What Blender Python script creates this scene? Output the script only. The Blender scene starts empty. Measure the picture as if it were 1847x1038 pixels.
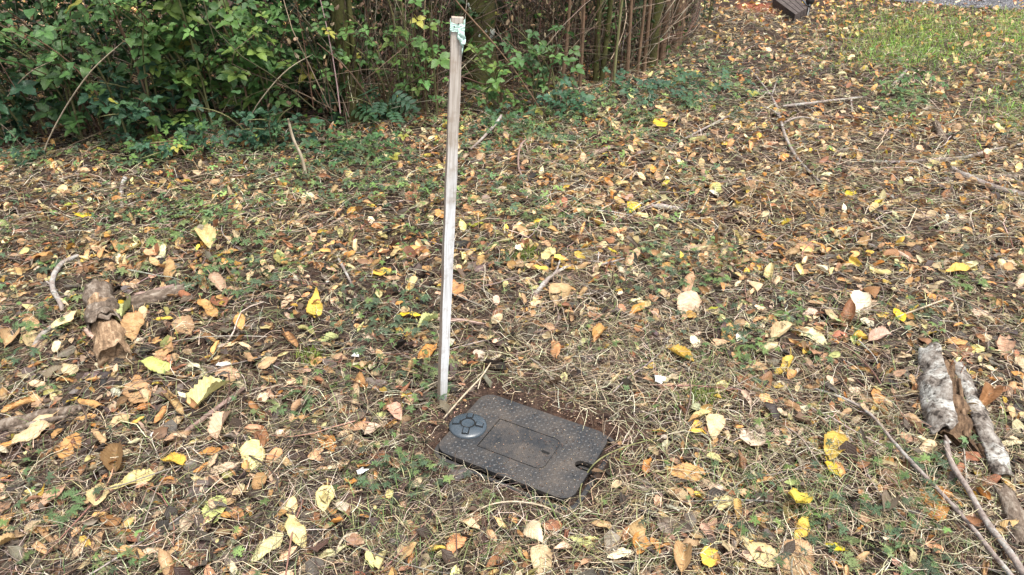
import bpy, math, random
import numpy as np
from mathutils import Vector, Matrix, Euler, noise as mn

sc = bpy.context.scene
COL = sc.collection
R = math.radians

# ------------------------------------------------------------ camera
F, PITCH, CAMH = 1344.0, R(30), 1.6
cam_d = bpy.data.cameras.new("camera")
cam_d.sensor_width = 36.0
cam_d.lens = F / 1847.0 * 36.0
cam_d.clip_start = 0.05
cam_d.clip_end = 600
cam = bpy.data.objects.new("camera", cam_d)
cam.location = (0, 0, CAMH)
cam.rotation_euler = (R(60), 0, 0)
COL.objects.link(cam)
sc.camera = cam

# ------------------------------------------------------------ world, sun, exposure
SUN_EL, SUN_ROT = R(70), R(140)
world = bpy.data.worlds.new("World")
sc.world = world
world.use_nodes = True
wn = world.node_tree
wn.nodes.clear()
sky = wn.nodes.new("ShaderNodeTexSky")
sky.sky_type = 'NISHITA'
sky.sun_disc = False
sky.sun_elevation = SUN_EL
sky.sun_rotation = SUN_ROT
sky.air_density = 1.0
sky.dust_density = 3.0
hs = wn.nodes.new("ShaderNodeHueSaturation")
hs.inputs['Saturation'].default_value = 0.30      # overcast: grey-white sky
hs.inputs['Value'].default_value = 1.0
bg = wn.nodes.new("ShaderNodeBackground")
bg.inputs['Strength'].default_value = 0.085
wo = wn.nodes.new("ShaderNodeOutputWorld")
wn.links.new(sky.outputs[0], hs.inputs['Color'])
wn.links.new(hs.outputs[0], bg.inputs[0])
wn.links.new(bg.outputs[0], wo.inputs[0])
sun_d = bpy.data.lights.new("sun", 'SUN')
sun_d.energy = 1.5
sun_d.angle = R(11)
sun_d.color = (1.0, 0.95, 0.86)
sun = bpy.data.objects.new("sun", sun_d)
# the sky's sun direction: rotation measured from +Y towards +X
sdir = Vector((math.sin(SUN_ROT) * math.cos(SUN_EL), math.cos(SUN_ROT) * math.cos(SUN_EL), math.sin(SUN_EL)))
sun.rotation_euler = (-sdir).to_track_quat('-Z', 'Y').to_euler()
sun.location = (0, 0, 20)
COL.objects.link(sun)
sc.view_settings.view_transform = 'Standard'
sc.view_settings.look = 'None'
sc.view_settings.gamma = 1
sc.view_settings.use_curve_mapping = False
sc.view_settings.exposure = 2.17

# ------------------------------------------------------------ projection helpers (authoring only)
CP, SP = math.cos(PITCH), math.sin(PITCH)
BOX_C, BOX_A = (0.037, 1.786), R(-27.7)
BOX_L, BOX_W = 0.462, 0.326

def lattice_noise(x, y, seed=0):
    """smooth value noise, vectorised"""
    x = np.asarray(x, float); y = np.asarray(y, float)
    xi = np.floor(x).astype(np.int64); yi = np.floor(y).astype(np.int64)
    xf = x - xi; yf = y - yi
    def h(a, b):
        n = (a * 374761393 + b * 668265263 + seed * 69069) & 0x7fffffff
        n = ((n ^ (n >> 13)) * 1274126177) & 0x7fffffff
        return ((n ^ (n >> 16)) & 0xffff) / 65535.0
    u = xf * xf * (3 - 2 * xf); v = yf * yf * (3 - 2 * yf)
    return (h(xi, yi) * (1 - u) + h(xi + 1, yi) * u) * (1 - v) + (h(xi, yi + 1) * (1 - u) + h(xi + 1, yi + 1) * u) * v

def box_local(x, y):
    dx = np.asarray(x) - BOX_C[0]; dy = np.asarray(y) - BOX_C[1]
    c, s = math.cos(BOX_A), math.sin(BOX_A)
    return dx * c + dy * s, -dx * s + dy * c

def box_dist(x, y):
    u, v = box_local(x, y)
    qx = np.abs(u) - BOX_L / 2; qy = np.abs(v) - BOX_W / 2
    out = np.hypot(np.maximum(qx, 0), np.maximum(qy, 0))
    return out + np.minimum(np.maximum(qx, qy), 0)

def gh(x, y):
    """ground height"""
    x = np.asarray(x, float); y = np.asarray(y, float)
    h = 0.07 * (lattice_noise(x * 0.9 + 5, y * 0.9, 1) - 0.5) + 0.035 * (lattice_noise(x * 3.1, y * 3.1, 2) - 0.5) \
        + 0.014 * (lattice_noise(x * 11, y * 11, 3) - 0.5)
    m = np.clip((box_dist(x, y) - 0.0) / 0.35, 0, 1)
    h = h * (0.12 + 0.88 * m * m * (3 - 2 * m))
    bd_ = box_dist(x, y); uu_, vv_ = box_local(x, y)
    h = h + 0.013 * np.exp(-(np.maximum(bd_, 0) / .10) ** 2) * np.clip(.35 + vv_ * 4 - uu_ * 1.2, -.35, 1)
    inside = np.clip((0.03 - box_dist(x, y)) / 0.03, 0, 1)
    return h - 0.035 * inside * (box_dist(x, y) < 0.0)

def ghf(x, y):
    return float(gh(x, y))

def un(px, py, z=0.0):
    a = (px - 923.5) / F; b = -(py - 519) / F
    d = np.array([a, CP + b * SP, -SP + b * CP])
    t = (z - CAMH) / d[2]
    return d[0] * t, d[1] * t

def ung(px, py):
    z = 0.0
    for _ in range(4):
        x, y = un(px, py, z)
        z = ghf(x, y)
    return x, y, z

def at_y(px, py, y):
    """point of the pixel's ray at ground distance y"""
    a = (px - 923.5) / F; b = -(py - 519) / F
    d = np.array([a, CP + b * SP, -SP + b * CP])
    t = y / d[1]
    return Vector((d[0] * t, y, CAMH + d[2] * t))

def proj(x, y, z=0.0):
    x = np.asarray(x, float); y = np.asarray(y, float)
    zz = z - CAMH
    dep = y * CP - zz * SP
    up = y * SP + zz * CP
    return 923.5 + F * x / dep, 519 - F * up / dep

def yb(x):
    """front line of the thicket"""
    return np.interp(x, [-8, -3.1, -2.1, -1.15, -0.84, -0.1, 0.78, 1.54, 2.0, 2.6], [4.1, 4.32, 4.38, 4.58, 4.95, 5.5, 6.0, 6.9, 8.4, 14])

# ------------------------------------------------------------ mesh helpers
def tag(o, label=None, cat=None, group=None, kind=None):
    if label: o["label"] = label
    if cat: o["category"] = cat
    if group: o["group"] = group
    if kind: o["kind"] = kind
    return o

def mesh_np(name, V, Q, mat, col=None, luv=None, smooth=True):
    """mesh from numpy arrays; Q (M,4) quads or (M,3) triangles or list of both"""
    me = bpy.data.meshes.new(name)
    parts = Q if isinstance(Q, list) else [Q]
    idx = np.concatenate([q.reshape(-1) for q in parts]).astype(np.int32)
    tot = np.concatenate([np.full(len(q), q.shape[1], np.int32) for q in parts])
    me.vertices.add(len(V)); me.vertices.foreach_set("co", np.ascontiguousarray(V, np.float32).reshape(-1))
    me.loops.add(len(idx)); me.loops.foreach_set("vertex_index", idx)
    me.polygons.add(len(tot))
    me.polygons.foreach_set("loop_start", np.concatenate([[0], np.cumsum(tot)[:-1]]).astype(np.int32))
    me.polygons.foreach_set("loop_total", tot)
    if smooth: me.polygons.foreach_set("use_smooth", np.ones(len(tot), bool))
    if col is not None:
        a = me.attributes.new("col", 'FLOAT_COLOR', 'POINT')
        c = np.ones((len(V), 4), np.float32); c[:, :3] = col
        a.data.foreach_set("color", c.reshape(-1))
    if luv is not None:
        a = me.attributes.new("luv", 'FLOAT_VECTOR', 'POINT')
        c = np.zeros((len(V), 3), np.float32); c[:, :luv.shape[1]] = luv
        a.data.foreach_set("vector", c.reshape(-1))
    me.update(calc_edges=True)
    me.validate()
    if mat: me.materials.append(mat)
    return me

def link(name, me, parent=None):
    o = bpy.data.objects.new(name, me)
    COL.objects.link(o)
    if parent: o.parent = parent
    return o

def mk(name, V, faces, mat, parent=None, smooth=False):
    me = bpy.data.meshes.new(name)
    me.from_pydata([tuple(v) for v in V], [], [tuple(f) for f in faces])
    me.update()
    if smooth:
        for p in me.polygons: p.use_smooth = True
    if mat: me.materials.append(mat)
    return link(name, me, parent)

def bevel(o, w=0.002, seg=2):
    m = o.modifiers.new("bevel", 'BEVEL'); m.width = w; m.segments = seg; m.limit_method = 'ANGLE'; m.angle_limit = R(35)
    return o

def empty(name, loc, rz=0):
    o = bpy.data.objects.new(name, None)
    o.empty_display_size = 0.05
    COL.objects.link(o); o.location = loc; o.rotation_euler = (0, 0, rz)
    return o

def tubes(P, Rd, sides=3, cap=False):
    """P (K,n,3), Rd (K,n) -> verts, quads"""
    K, n, _ = P.shape
    T = np.gradient(P, axis=1)
    T /= (np.linalg.norm(T, axis=2, keepdims=True) + 1e-9)
    ref = np.where(np.abs(T[..., 2:3]) > 0.85, np.array([1.0, 0.13, 0]), np.array([0, 0.05, 1.0]))
    S = np.cross(T, ref); S /= (np.linalg.norm(S, axis=2, keepdims=True) + 1e-9)
    U = np.cross(S, T)
    ph = np.arange(sides) * 2 * np.pi / sides + 0.4
    V = P[:, :, None, :] + Rd[:, :, None, None] * (np.cos(ph)[None, None, :, None] * S[:, :, None, :] + np.sin(ph)[None, None, :, None] * U[:, :, None, :])
    V = V.reshape(-1, 3)
    k = np.arange(K)[:, None, None] * n * sides
    i = np.arange(n - 1)[None, :, None] * sides
    j = np.arange(sides)[None, None, :]
    j2 = (j + 1) % sides
    Q = np.stack([k + i + j, k + i + j2, k + i + sides + j2, k + i + sides + j], -1).reshape(-1, 4)
    return V, Q

def ribbons(P, W, S):
    """P (K,n,3), W (K,n) half widths, S (K,n,3) side dirs"""
    K, n, _ = P.shape
    V = np.stack([P - W[..., None] * S, P + W[..., None] * S], 2).reshape(-1, 3)
    k = np.arange(K)[:, None] * n * 2
    i = np.arange(n - 1)[None, :] * 2
    Q = np.stack([k + i, k + i + 1, k + i + 3, k + i + 2], -1).reshape(-1, 4)
    return V, Q

class Batch:
    def __init__(s): s.V = []; s.Q = []; s.C = []; s.U = []; s.n = 0
    def add(s, V, Q, C, U=None):
        s.V.append(V); s.Q.append(Q + s.n); s.C.append(C); s.U.append(U if U is not None else np.zeros((len(V), 2)))
        s.n += len(V)
    def stamp(s, tpl, M, T, C):
        """tpl=(V,Q,U); M (K,3,3), T (K,3), C (K,3)"""
        V0, Q0, U0 = tpl
        K = len(T)
        if K == 0: return
        V = np.einsum('kij,nj->kni', M, V0) + T[:, None, :]
        n = len(V0)
        Q = (Q0[None] + (np.arange(K) * n)[:, None, None]).reshape(-1, Q0.shape[1])
        s.add(V.reshape(-1, 3), Q, np.repeat(C, n, 0), np.tile(U0, (K, 1)))
    def build(s, name, mat, parent=None, smooth=True):
        me = mesh_np(name, np.concatenate(s.V), np.concatenate(s.Q), mat, np.concatenate(s.C), np.concatenate(s.U), smooth)
        return link(name, me, parent)

def rotmats(rx, ry, rz, sc_):
    cx, sx, cy, sy, cz, sz = np.cos(rx), np.sin(rx), np.cos(ry), np.sin(ry), np.cos(rz), np.sin(rz)
    z = np.zeros_like(cx); o = np.ones_like(cx)
    X = np.stack([np.stack([o, z, z], -1), np.stack([z, cx, -sx], -1), np.stack([z, sx, cx], -1)], -2)
    Y = np.stack([np.stack([cy, z, sy], -1), np.stack([z, o, z], -1), np.stack([-sy, z, cy], -1)], -2)
    Z = np.stack([np.stack([cz, -sz, z], -1), np.stack([sz, cz, z], -1), np.stack([z, z, o], -1)], -2)
    return (Z @ Y @ X) * sc_[:, None, None]

def jitter(c, rs, K, amt=0.18, hue=0.06):
    c = np.asarray(c, float)
    if c.ndim == 1: c = np.tile(c, (K, 1))
    b = np.exp(rs.normal(0, amt, (K, 1)))
    return np.clip(c * b * np.exp(rs.normal(0, hue, (K, 3))), 0.004, 0.9)

# ------------------------------------------------------------ materials
class NT:
    def __init__(s, name):
        s.m = bpy.data.materials.new(name); s.m.use_nodes = True
        s.t = s.m.node_tree; s.t.nodes.clear()
        s.out = s.t.nodes.new("ShaderNodeOutputMaterial")
    def n(s, typ, **kw):
        nd = s.t.nodes.new(typ)
        for k, v in kw.items(): setattr(nd, k, v)
        return nd
    def l(s, a, b): s.t.links.new(a, b)
    def setin(s, sock, v):
        if hasattr(v, 'is_linked') or isinstance(v, bpy.types.NodeSocket): s.l(v, sock)
        else: sock.default_value = v
    def math(s, op, a, b=0.0, clamp=False):
        nd = s.n("ShaderNodeMath", operation=op); nd.use_clamp = clamp
        s.setin(nd.inputs[0], a); s.setin(nd.inputs[1], b)
        return nd.outputs[0]
    def mix(s, f, a, b, blend='MIX'):
        nd = s.n("ShaderNodeMix", data_type='RGBA', blend_type=blend)
        s.setin(nd.inputs[0], f)
        for sk, v in ((nd.inputs[6], a), (nd.inputs[7], b)):
            if isinstance(v, tuple) and len(v) == 3: v = (*v, 1)
            s.setin(sk, v)
        return nd.outputs[2]
    def noise(s, vec, scale, detail=3, rough=0.6, out=0):
        nd = s.n("ShaderNodeTexNoise"); nd.inputs['Scale'].default_value = scale
        nd.inputs['Detail'].default_value = detail; nd.inputs['Roughness'].default_value = rough
        if vec is not None: s.l(vec, nd.inputs['Vector'])
        return nd.outputs[out]
    def ramp(s, f, stops):
        nd = s.n("ShaderNodeValToRGB"); cr = nd.color_ramp
        while len(cr.elements) < len(stops): cr.elements.new(0.5)
        for e, (p, c) in zip(cr.elements, stops):
            e.position = p; e.color = (*c, 1) if len(c) == 3 else c
        s.l(f, nd.inputs[0]); return nd.outputs[0]
    def rng(s, f, a, b, c=0.0, d=1.0):
        nd = s.n("ShaderNodeMapRange"); s.l(f, nd.inputs[0])
        for i, v in enumerate((a, b, c, d)): nd.inputs[i + 1].default_value = v
        return nd.outputs[0]
    def bump(s, h, st=0.5, dist=0.002):
        nd = s.n("ShaderNodeBump"); nd.inputs['Strength'].default_value = st; nd.inputs['Distance'].default_value = dist
        s.l(h, nd.inputs['Height']); return nd.outputs[0]
    def pri(s, col, rough=0.7, normal=None, spec=0.3, metal=0):
        p = s.n("ShaderNodeBsdfPrincipled")
        s.setin(p.inputs['Base Color'], (*col, 1) if isinstance(col, tuple) and len(col) == 3 else col)
        s.setin(p.inputs['Roughness'], rough); p.inputs['Specular IOR Level'].default_value = spec
        p.inputs['Metallic'].default_value = metal
        if normal is not None: s.l(normal, p.inputs['Normal'])
        return p.outputs[0]
    def surf(s, sh): s.l(sh, s.out.inputs['Surface']); return s.m
    def pos(s): return s.n("ShaderNodeNewGeometry").outputs['Position']
    def obj(s): return s.n("ShaderNodeTexCoord").outputs['Object']

def leaf_material(name, per_object, green=False, rough=0.55, trans=0.25):
    t = NT(name)
    if per_object:
        oi = t.n("ShaderNodeObjectInfo"); c = oi.outputs['Color']
    else:
        a = t.n("ShaderNodeAttribute"); a.attribute_name = "col"; c = a.outputs['Color']
    lu = t.n("ShaderNodeAttribute"); lu.attribute_name = "luv"
    sx = t.n("ShaderNodeSeparateXYZ"); t.l(lu.outputs['Vector'], sx.inputs[0])
    u = t.math('ABSOLUTE', sx.outputs[0]); v = sx.outputs[1]
    w = t.math('SUBTRACT', t.math('MULTIPLY', v, 9.0), t.math('MULTIPLY', u, 2.2))
    fr = t.math('FRACT', w)
    vein = t.math('ABSOLUTE', t.math('SUBTRACT', fr, 0.5))          # 0 on the side vein, .5 between
    vl = t.rng(vein, 0.02, 0.10, 1.0, 0.0)
    mid = t.rng(u, 0.02, 0.07, 1.0, 0.0)
    pos = t.pos()
    n1 = t.noise(pos, 38, 3)
    n2 = t.noise(pos, 160, 2)
    cc = t.mix(t.rng(n1, 0.35, 0.75), c, t.mix(1.0, c, (0.62, 0.55, 0.48) if not green else (0.75, 0.85, 0.7), 'MULTIPLY'))
    cc = t.mix(t.math('MULTIPLY', vl, 0.45 if not green else 0.25), cc, t.mix(1.0, cc, (0.55, 0.45, 0.38) if not green else (1.3, 1.25, 1.1), 'MULTIPLY'))
    cc = t.mix(t.math('MULTIPLY', mid, 0.5), cc, t.mix(1.0, cc, (1.25, 1.15, 0.95), 'MULTIPLY'))
    if not green:
        edge = t.rng(u, 0.72, 1.0)
        cc = t.mix(t.math('MULTIPLY', edge, 0.45), cc, t.mix(1.0, cc, (0.6, 0.46, 0.36), 'MULTIPLY'))
        sp = t.rng(n2, 0.66, 0.72)
        cc = t.mix(t.math('MULTIPLY', sp, 0.7), cc, (0.09, 0.045, 0.02))
    else:
        cc = t.mix(t.math('MULTIPLY', t.rng(n2, 0.60, 0.75), 0.35), cc, (0.17, 0.16, 0.03))
    hgt = t.math('ADD', t.math('MULTIPLY', vein, 1.2), t.math('ADD', t.math('MULTIPLY', mid, -0.5), t.math('MULTIPLY', n2, 0.8)))
    nb = t.bump(hgt, 0.6, 0.0018)
    p = t.pri(cc, rough, nb, 0.35)
    tr = t.n("ShaderNodeBsdfTranslucent"); t.l(cc, tr.inputs[0]); t.l(nb, tr.inputs['Normal'])
    mx = t.n("ShaderNodeMixShader"); mx.inputs[0].default_value = trans
    t.l(p, mx.inputs[1]); t.l(tr.outputs[0], mx.inputs[2])
    return t.surf(mx.outputs[0])

M_LEAF = leaf_material("fallen_leaf", True)
M_LITTER = leaf_material("litter_leaf", False)
M_GREEN = leaf_material("green_leaf", True, True, 0.45, 0.3)
M_GREENS = leaf_material("green_leaf_mass", False, True, 0.5, 0.3)

def strand_material(name, rough=0.6, scale=220.0):
    t = NT(name)
    a = t.n("ShaderNodeAttribute"); a.attribute_name = "col"
    n = t.noise(t.pos(), scale, 2)
    c = t.mix(t.rng(n, 0.3, 0.8), a.outputs['Color'], t.mix(1.0, a.outputs['Color'], (0.5, 0.45, 0.4), 'MULTIPLY'))
    return t.surf(t.pri(c, rough, None, 0.3))
M_STRAW = strand_material("dry_stalk")

def soil_material():
    t = NT("soil")
    p = t.pos()
    n1 = t.noise(p, 3, 4); n2 = t.noise(p, 45, 5, 0.7); n3 = t.noise(p, 190, 3, 0.7)
    c = t.ramp(n2, [(0.25, (0.010, 0.007, 0.006)), (0.5, (0.034, 0.023, 0.018)), (0.75, (0.085, 0.058, 0.043))])
    c = t.mix(t.rng(n1, 0.4, 0.65), c, t.mix(1.0, c, (1.15, 0.95, 0.85), 'MULTIPLY'))
    vo = t.n("ShaderNodeTexVoronoi"); vo.inputs['Scale'].default_value = 130; t.l(p, vo.inputs['Vector'])
    chip = t.math('MULTIPLY', t.rng(vo.outputs['Distance'], 0.12, 0.2, 1, 0), t.rng(n3, 0.5, 0.56))
    c = t.mix(t.math('MULTIPLY', chip, 0.7), c, (0.30, 0.19, 0.11))
    # red mulch patch beside the far wooden box
    sx = t.n("ShaderNodeSeparateXYZ"); t.l(p, sx.inputs[0])
    dx = t.math('MULTIPLY', t.math('SUBTRACT', sx.outputs[0], 3.08), 1.6)
    dy = t.math('SUBTRACT', sx.outputs[1], 9.6)
    d = t.math('SQRT', t.math('ADD', t.math('MULTIPLY', dx, dx), t.math('MULTIPLY', dy, dy)))
    mk_ = t.rng(t.math('ADD', d, t.math('MULTIPLY', n1, 0.5)), 0.55, 0.8, 1, 0)
    c = t.mix(mk_, c, t.ramp(n3, [(0.3, (0.10, 0.03, 0.018)), (0.7, (0.28, 0.085, 0.045))]))
    h = t.math('ADD', n2, t.math('MULTIPLY', n3, 0.5))
    return t.surf(t.pri(c, 0.95, t.bump(h, 0.9, 0.012), 0.15))
M_SOIL = soil_material()

def bark_material(name, stops, scale=(30, 30, 6), crack=0.6, moss=0.0, patch=None):
    t = NT(name)
    mp = t.n("ShaderNodeMapping"); mp.inputs['Scale'].default_value = scale
    t.l(t.obj(), mp.inputs['Vector'])
    n1 = t.noise(mp.outputs[0], 1.0, 5, 0.7)
    n2 = t.noise(t.obj(), 14, 4, 0.65)
    n3 = t.noise(t.obj(), 70, 3, 0.7)
    f = t.math('ADD', t.math('MULTIPLY', n1, 0.7), t.math('MULTIPLY', n3, 0.3))
    c = t.ramp(f, stops)
    if patch:
        c = t.mix(t.rng(n2, 0.5, 0.6), c, t.mix(t.rng(n3, 0.35, 0.6), c, patch))
    if moss:
        n4 = t.noise(t.obj(), 6, 4, 0.7)
        c = t.mix(t.math('MULTIPLY', t.rng(n4, 0.55 - moss * 0.3, 0.65 - moss * 0.2), 0.85), c, t.ramp(n3, [(0.3, (0.03, 0.035, 0.01)), (0.7, (0.085, 0.085, 0.025))]))
    return t.surf(t.pri(c, 0.88, t.bump(t.math('ADD', n1, t.math('MULTIPLY', n3, 0.4)), crack, 0.006), 0.2))

M_BARK_GREY = bark_material("twig_bark", [(0.3, (0.07, 0.05, 0.045)), (0.5, (0.21, 0.17, 0.15)), (0.72, (0.28, 0.25, 0.225))], (60, 60, 25), 0.6, 0, (0.31, 0.31, 0.29))
M_BARK_BROWN = bark_material("stem_bark", [(0.3, (0.05, 0.032, 0.02)), (0.55, (0.15, 0.095, 0.06)), (0.75, (0.28, 0.19, 0.12))], (60, 60, 10), 0.5)
M_BARK_DARK = bark_material("rotting_bark", [(0.34, (0.025, 0.018, 0.013)), (0.5, (0.11, 0.082, 0.062)), (0.68, (0.29, 0.25, 0.205))], (45, 12, 45), 1.0)
M_BARK_BIRCH = bark_material("pale_lichen_bark", [(0.41, (0.03, 0.024, 0.02)), (0.48, (0.12, 0.10, 0.085)), (0.62, (0.26, 0.24, 0.215))], (34, 20, 34), 1.0, 0, (0.36, 0.355, 0.33))
M_BARK_MOSS = bark_material("mossy_bark", [(0.3, (0.02, 0.015, 0.01)), (0.55, (0.07, 0.05, 0.03)), (0.75, (0.13, 0.10, 0.065))], (30, 30, 8), 0.9, 1.0)
M_BARK_TRUNK = bark_material("lichen_trunk_bark", [(0.3, (0.02, 0.015, 0.01)), (0.55, (0.07, 0.05, 0.03)), (0.75, (0.12, 0.09, 0.06))], (30, 30, 8), 0.9, 0.8)
M_ROTWOOD = bark_material("rotten_wood", [(0.36, (0.05, 0.03, 0.018)), (0.5, (0.21, 0.135, 0.08)), (0.66, (0.42, 0.31, 0.20))], (55, 7, 55), 1.0)
M_HEART = bark_material("brown_heartwood", [(0.36, (0.02, 0.012, 0.007)), (0.5, (0.09, 0.055, 0.032)), (0.68, (0.22, 0.145, 0.09))], (60, 5, 60), 1.0)
M_REDSTICK = bark_material("reddish_stick_bark", [(0.3, (0.07, 0.045, 0.036)), (0.5, (0.18, 0.12, 0.10)), (0.72, (0.30, 0.22, 0.19))], (40, 40, 40), 0.5)
M_PALESTICK = bark_material("bare_pale_wood", [(0.3, (0.20, 0.155, 0.10)), (0.5, (0.34, 0.28, 0.20)), (0.72, (0.46, 0.40, 0.31))], (60, 60, 10), 0.5)
M_CANE = bark_material("green_cane", [(0.3, (0.07, 0.07, 0.03)), (0.5, (0.14, 0.14, 0.06)), (0.72, (0.26, 0.23, 0.13))], (60, 60, 10), 0.3)

# ------------------------------------------------------------ ground sheet, road
def axis(lo, hi, step, far, ratio=1.25):
    a = list(np.arange(lo, hi + 1e-6, step))
    s = step; x = a[-1]; up = []
    while x < far: s *= ratio; x += s; up.append(x)
    s = step; x = a[0]; dn = []
    while x > -far: s *= ratio; x -= s; dn.append(x)
    return np.array(dn[::-1] + a + up)
gx = axis(-5.5, 7.2, 0.04, 220); gy = axis(0.6, 11.5, 0.04, 220)
GX, GY = np.meshgrid(gx, gy)
GZ = gh(GX, GY)
nx_, ny_ = len(gx), len(gy)
ii = np.arange(ny_ - 1)[:, None] * nx_ + np.arange(nx_ - 1)[None]
Q = np.stack([ii, ii + 1, ii + nx_ + 1, ii + nx_], -1).reshape(-1, 4)
g = link("ground", mesh_np("ground", np.stack([GX, GY, GZ], -1).reshape(-1, 3), Q, M_SOIL))
tag(g, "brown soil under the fallen leaves and dry stalks", kind="structure")

def road_edge(x):
    return np.interp(x, [3.0, 4.4, 6.1, 9, 14], [11.0, 10.25, 9.35, 8.2, 6.5]) + 0.08 * (lattice_noise(x * 3, x * 0, 9) - 0.5)
t = NT("gravel")
p = t.pos()
vo = t.n("ShaderNodeTexVoronoi"); vo.inputs['Scale'].default_value = 45; t.l(p, vo.inputs['Vector'])
n1 = t.noise(p, 20, 3)
c = t.ramp(vo.outputs['Color'], [(0.1, (0.05, 0.05, 0.055)), (0.6, (0.12, 0.12, 0.135)), (1.0, (0.22, 0.22, 0.235))])
c = t.mix(t.rng(vo.outputs['Distance'], 0.4, 0.7), c, (0.06, 0.058, 0.06))
M_GRAVEL = t.surf(t.pri(c, 0.9, t.bump(t.math('SUBTRACT', 1.0, vo.outputs['Distance']), 0.9, 0.015), 0.2))
rx = np.arange(2.0, 40, 0.12); rt = np.concatenate([np.linspace(0, 3, 40), np.linspace(3.3, 5, 6)])
RX, RT = np.meshgrid(rx, rt)
RY = road_edge(RX) + RT
Q = (np.arange(len(rt) - 1)[:, None] * len(rx) + np.arange(len(rx) - 1)[None])
Q = np.stack([Q, Q + 1, Q + len(rx) + 1, Q + len(rx)], -1).reshape(-1, 4)
rz_ = gh(RX, RY); 
o = link("gravel_road", mesh_np("gravel_road", np.stack([RX, RY, rz_ + 0.012], -1).reshape(-1, 3), Q, M_GRAVEL))
tag(o, "grey gravel lane running past the far upper right corner", kind="structure")
rs = np.random.RandomState(11)
K = 5200
x = rs.uniform(3.6, 8.5, K); y = road_edge(x) + rs.exponential(0.7, K) - 0.12
ico = np.array([(1, 0, 0), (-1, 0, 0), (0, 1, 0), (0, -1, 0), (0, 0, 1), (0, 0, -1)], float)
icf = np.array([(0, 2, 4), (2, 1, 4), (1, 3, 4), (3, 0, 4), (2, 0, 5), (1, 2, 5), (3, 1, 5), (0, 3, 5)])
b = Batch()
s_ = rs.uniform(0.008, 0.022, K)
b.stamp((ico * [1, .8, .6], icf, np.zeros((6, 2))), rotmats(rs.uniform(0, 3, K), rs.uniform(0, 3, K), rs.uniform(0, 6, K), s_), np.stack([x, y, gh(x, y) + 0.014], -1), jitter((0.14, 0.14, 0.155), rs, K, 0.4, 0.03))
o = b.build("gravel_stones", M_STRAW, smooth=False)
tag(o, "loose grey gravel stones on the lane at the far right", "gravel", kind="stuff")

# ------------------------------------------------------------ leaf templates
def leaf_tpl(nl=10, nw=4, width=0.5, kind='ovate', roll=0.0, fold=0.0, bend=0.0, wav=0.0, twist=0.0, serr=0.05, seed=0, stem=0.0, lop=0.0, edge_curl=0.0):
    """unit-length leaf along +Y, from y=-.5 to .5"""
    rs = np.random.RandomState(seed + 100)
    tt = np.linspace(0, 1, nl + 1)
    if kind == 'ovate': w = np.sin(np.pi * np.power(tt, 0.72)) ** 0.75
    elif kind == 'long': w = np.sin(np.pi * np.power(tt, 0.9)) ** 0.8
    elif kind == 'round': w = np.sin(np.pi * np.power(tt, 0.8)) ** 0.5
    elif kind == 'acum': w = np.sin(np.pi * np.power(tt, 0.66)) ** 0.85
    else: w = np.sin(np.pi * np.power(tt, 0.5)) ** 0.9
    w = np.clip(w, 0.02, 1) * width / 2
    cols = np.linspace(-1, 1, nw + 1)
    V = []; U = []
    ph = rs.uniform(0, 6)
    for i, tv in enumerate(tt):
        a = bend * (tv - 0.5)
        if abs(bend) > 1e-3:
            cy = math.sin(a) / bend; cz = (1 - math.cos(a)) / bend
        else: cy = tv - 0.5; cz = 0
        T = np.array([0, math.cos(a), math.sin(a)]); N = np.array([0, -math.sin(a), math.cos(a)])
        tw = twist * (tv - 0.5)
        for c in cols:
            ww = w[i]
            if abs(c) > 0.99 and 0 < i < nl: ww *= 1 + serr * (1 if i % 2 else -1) + serr * rs.uniform(-.8, .8)
            X = c * ww * (1 + lop * (1 if c > 0 else -1))
            k = roll / (width / 2)
            if abs(k) > 1e-3:
                lx = math.sin(X * k) / k; lz = (1 - math.cos(X * k)) / k
            else: lx, lz = X, 0
            lz += abs(lx) * math.tan(fold)
            lz += wav * 0.045 * math.sin(tv * 11 + ph + (1.5 if c > 0 else 0)) * abs(c) + wav * 0.012 * rs.uniform(-1, 1)
            lz += 0.008 * math.sin((tv * 9 - abs(c) * 2.2) * 2 * math.pi) * (abs(c) > 0.2) * (nl > 12)
            lz += edge_curl * max(abs(c) - 0.5, 0) * ww
            lx2 = lx * math.cos(tw) - lz * math.sin(tw); lz2 = lx * math.sin(tw) + lz * math.cos(tw)
            V.append(np.array([lx2, cy, cz]) + N * lz2)
            U.append((c, tv))
    Qs = []
    m = nw + 1
    for i in range(nl):
        for j in range(nw): Qs.append((i * m + j, i * m + j + 1, (i + 1) * m + j + 1, (i + 1) * m + j))
    if stem > 0:
        a = bend * (-0.5); T = np.array([0, math.cos(a), math.sin(a)])
        base = V[nw // 2]
        n0 = len(V); r = 0.012
        bd = rs.uniform(-0.3, 0.3)
        for k in range(3):
            q = base - T * stem * k / 2 + np.array([bd * (k / 2) ** 2 * stem, 0, 0.02 * k])
            for ax in ((1, 0, 0), (-.5, 0, .87), (-.5, 0, -.87)):
                V.append(q + r * np.array(ax)); U.append((0.0, 0.0))
        for k in range(2):
            for j in range(3): Qs.append((n0 + k * 3 + j, n0 + k * 3 + (j + 1) % 3, n0 + k * 3 + 3 + (j + 1) % 3, n0 + k * 3 + 3 + j))
    return np.array(V), np.array(Qs), np.array(U)

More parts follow.
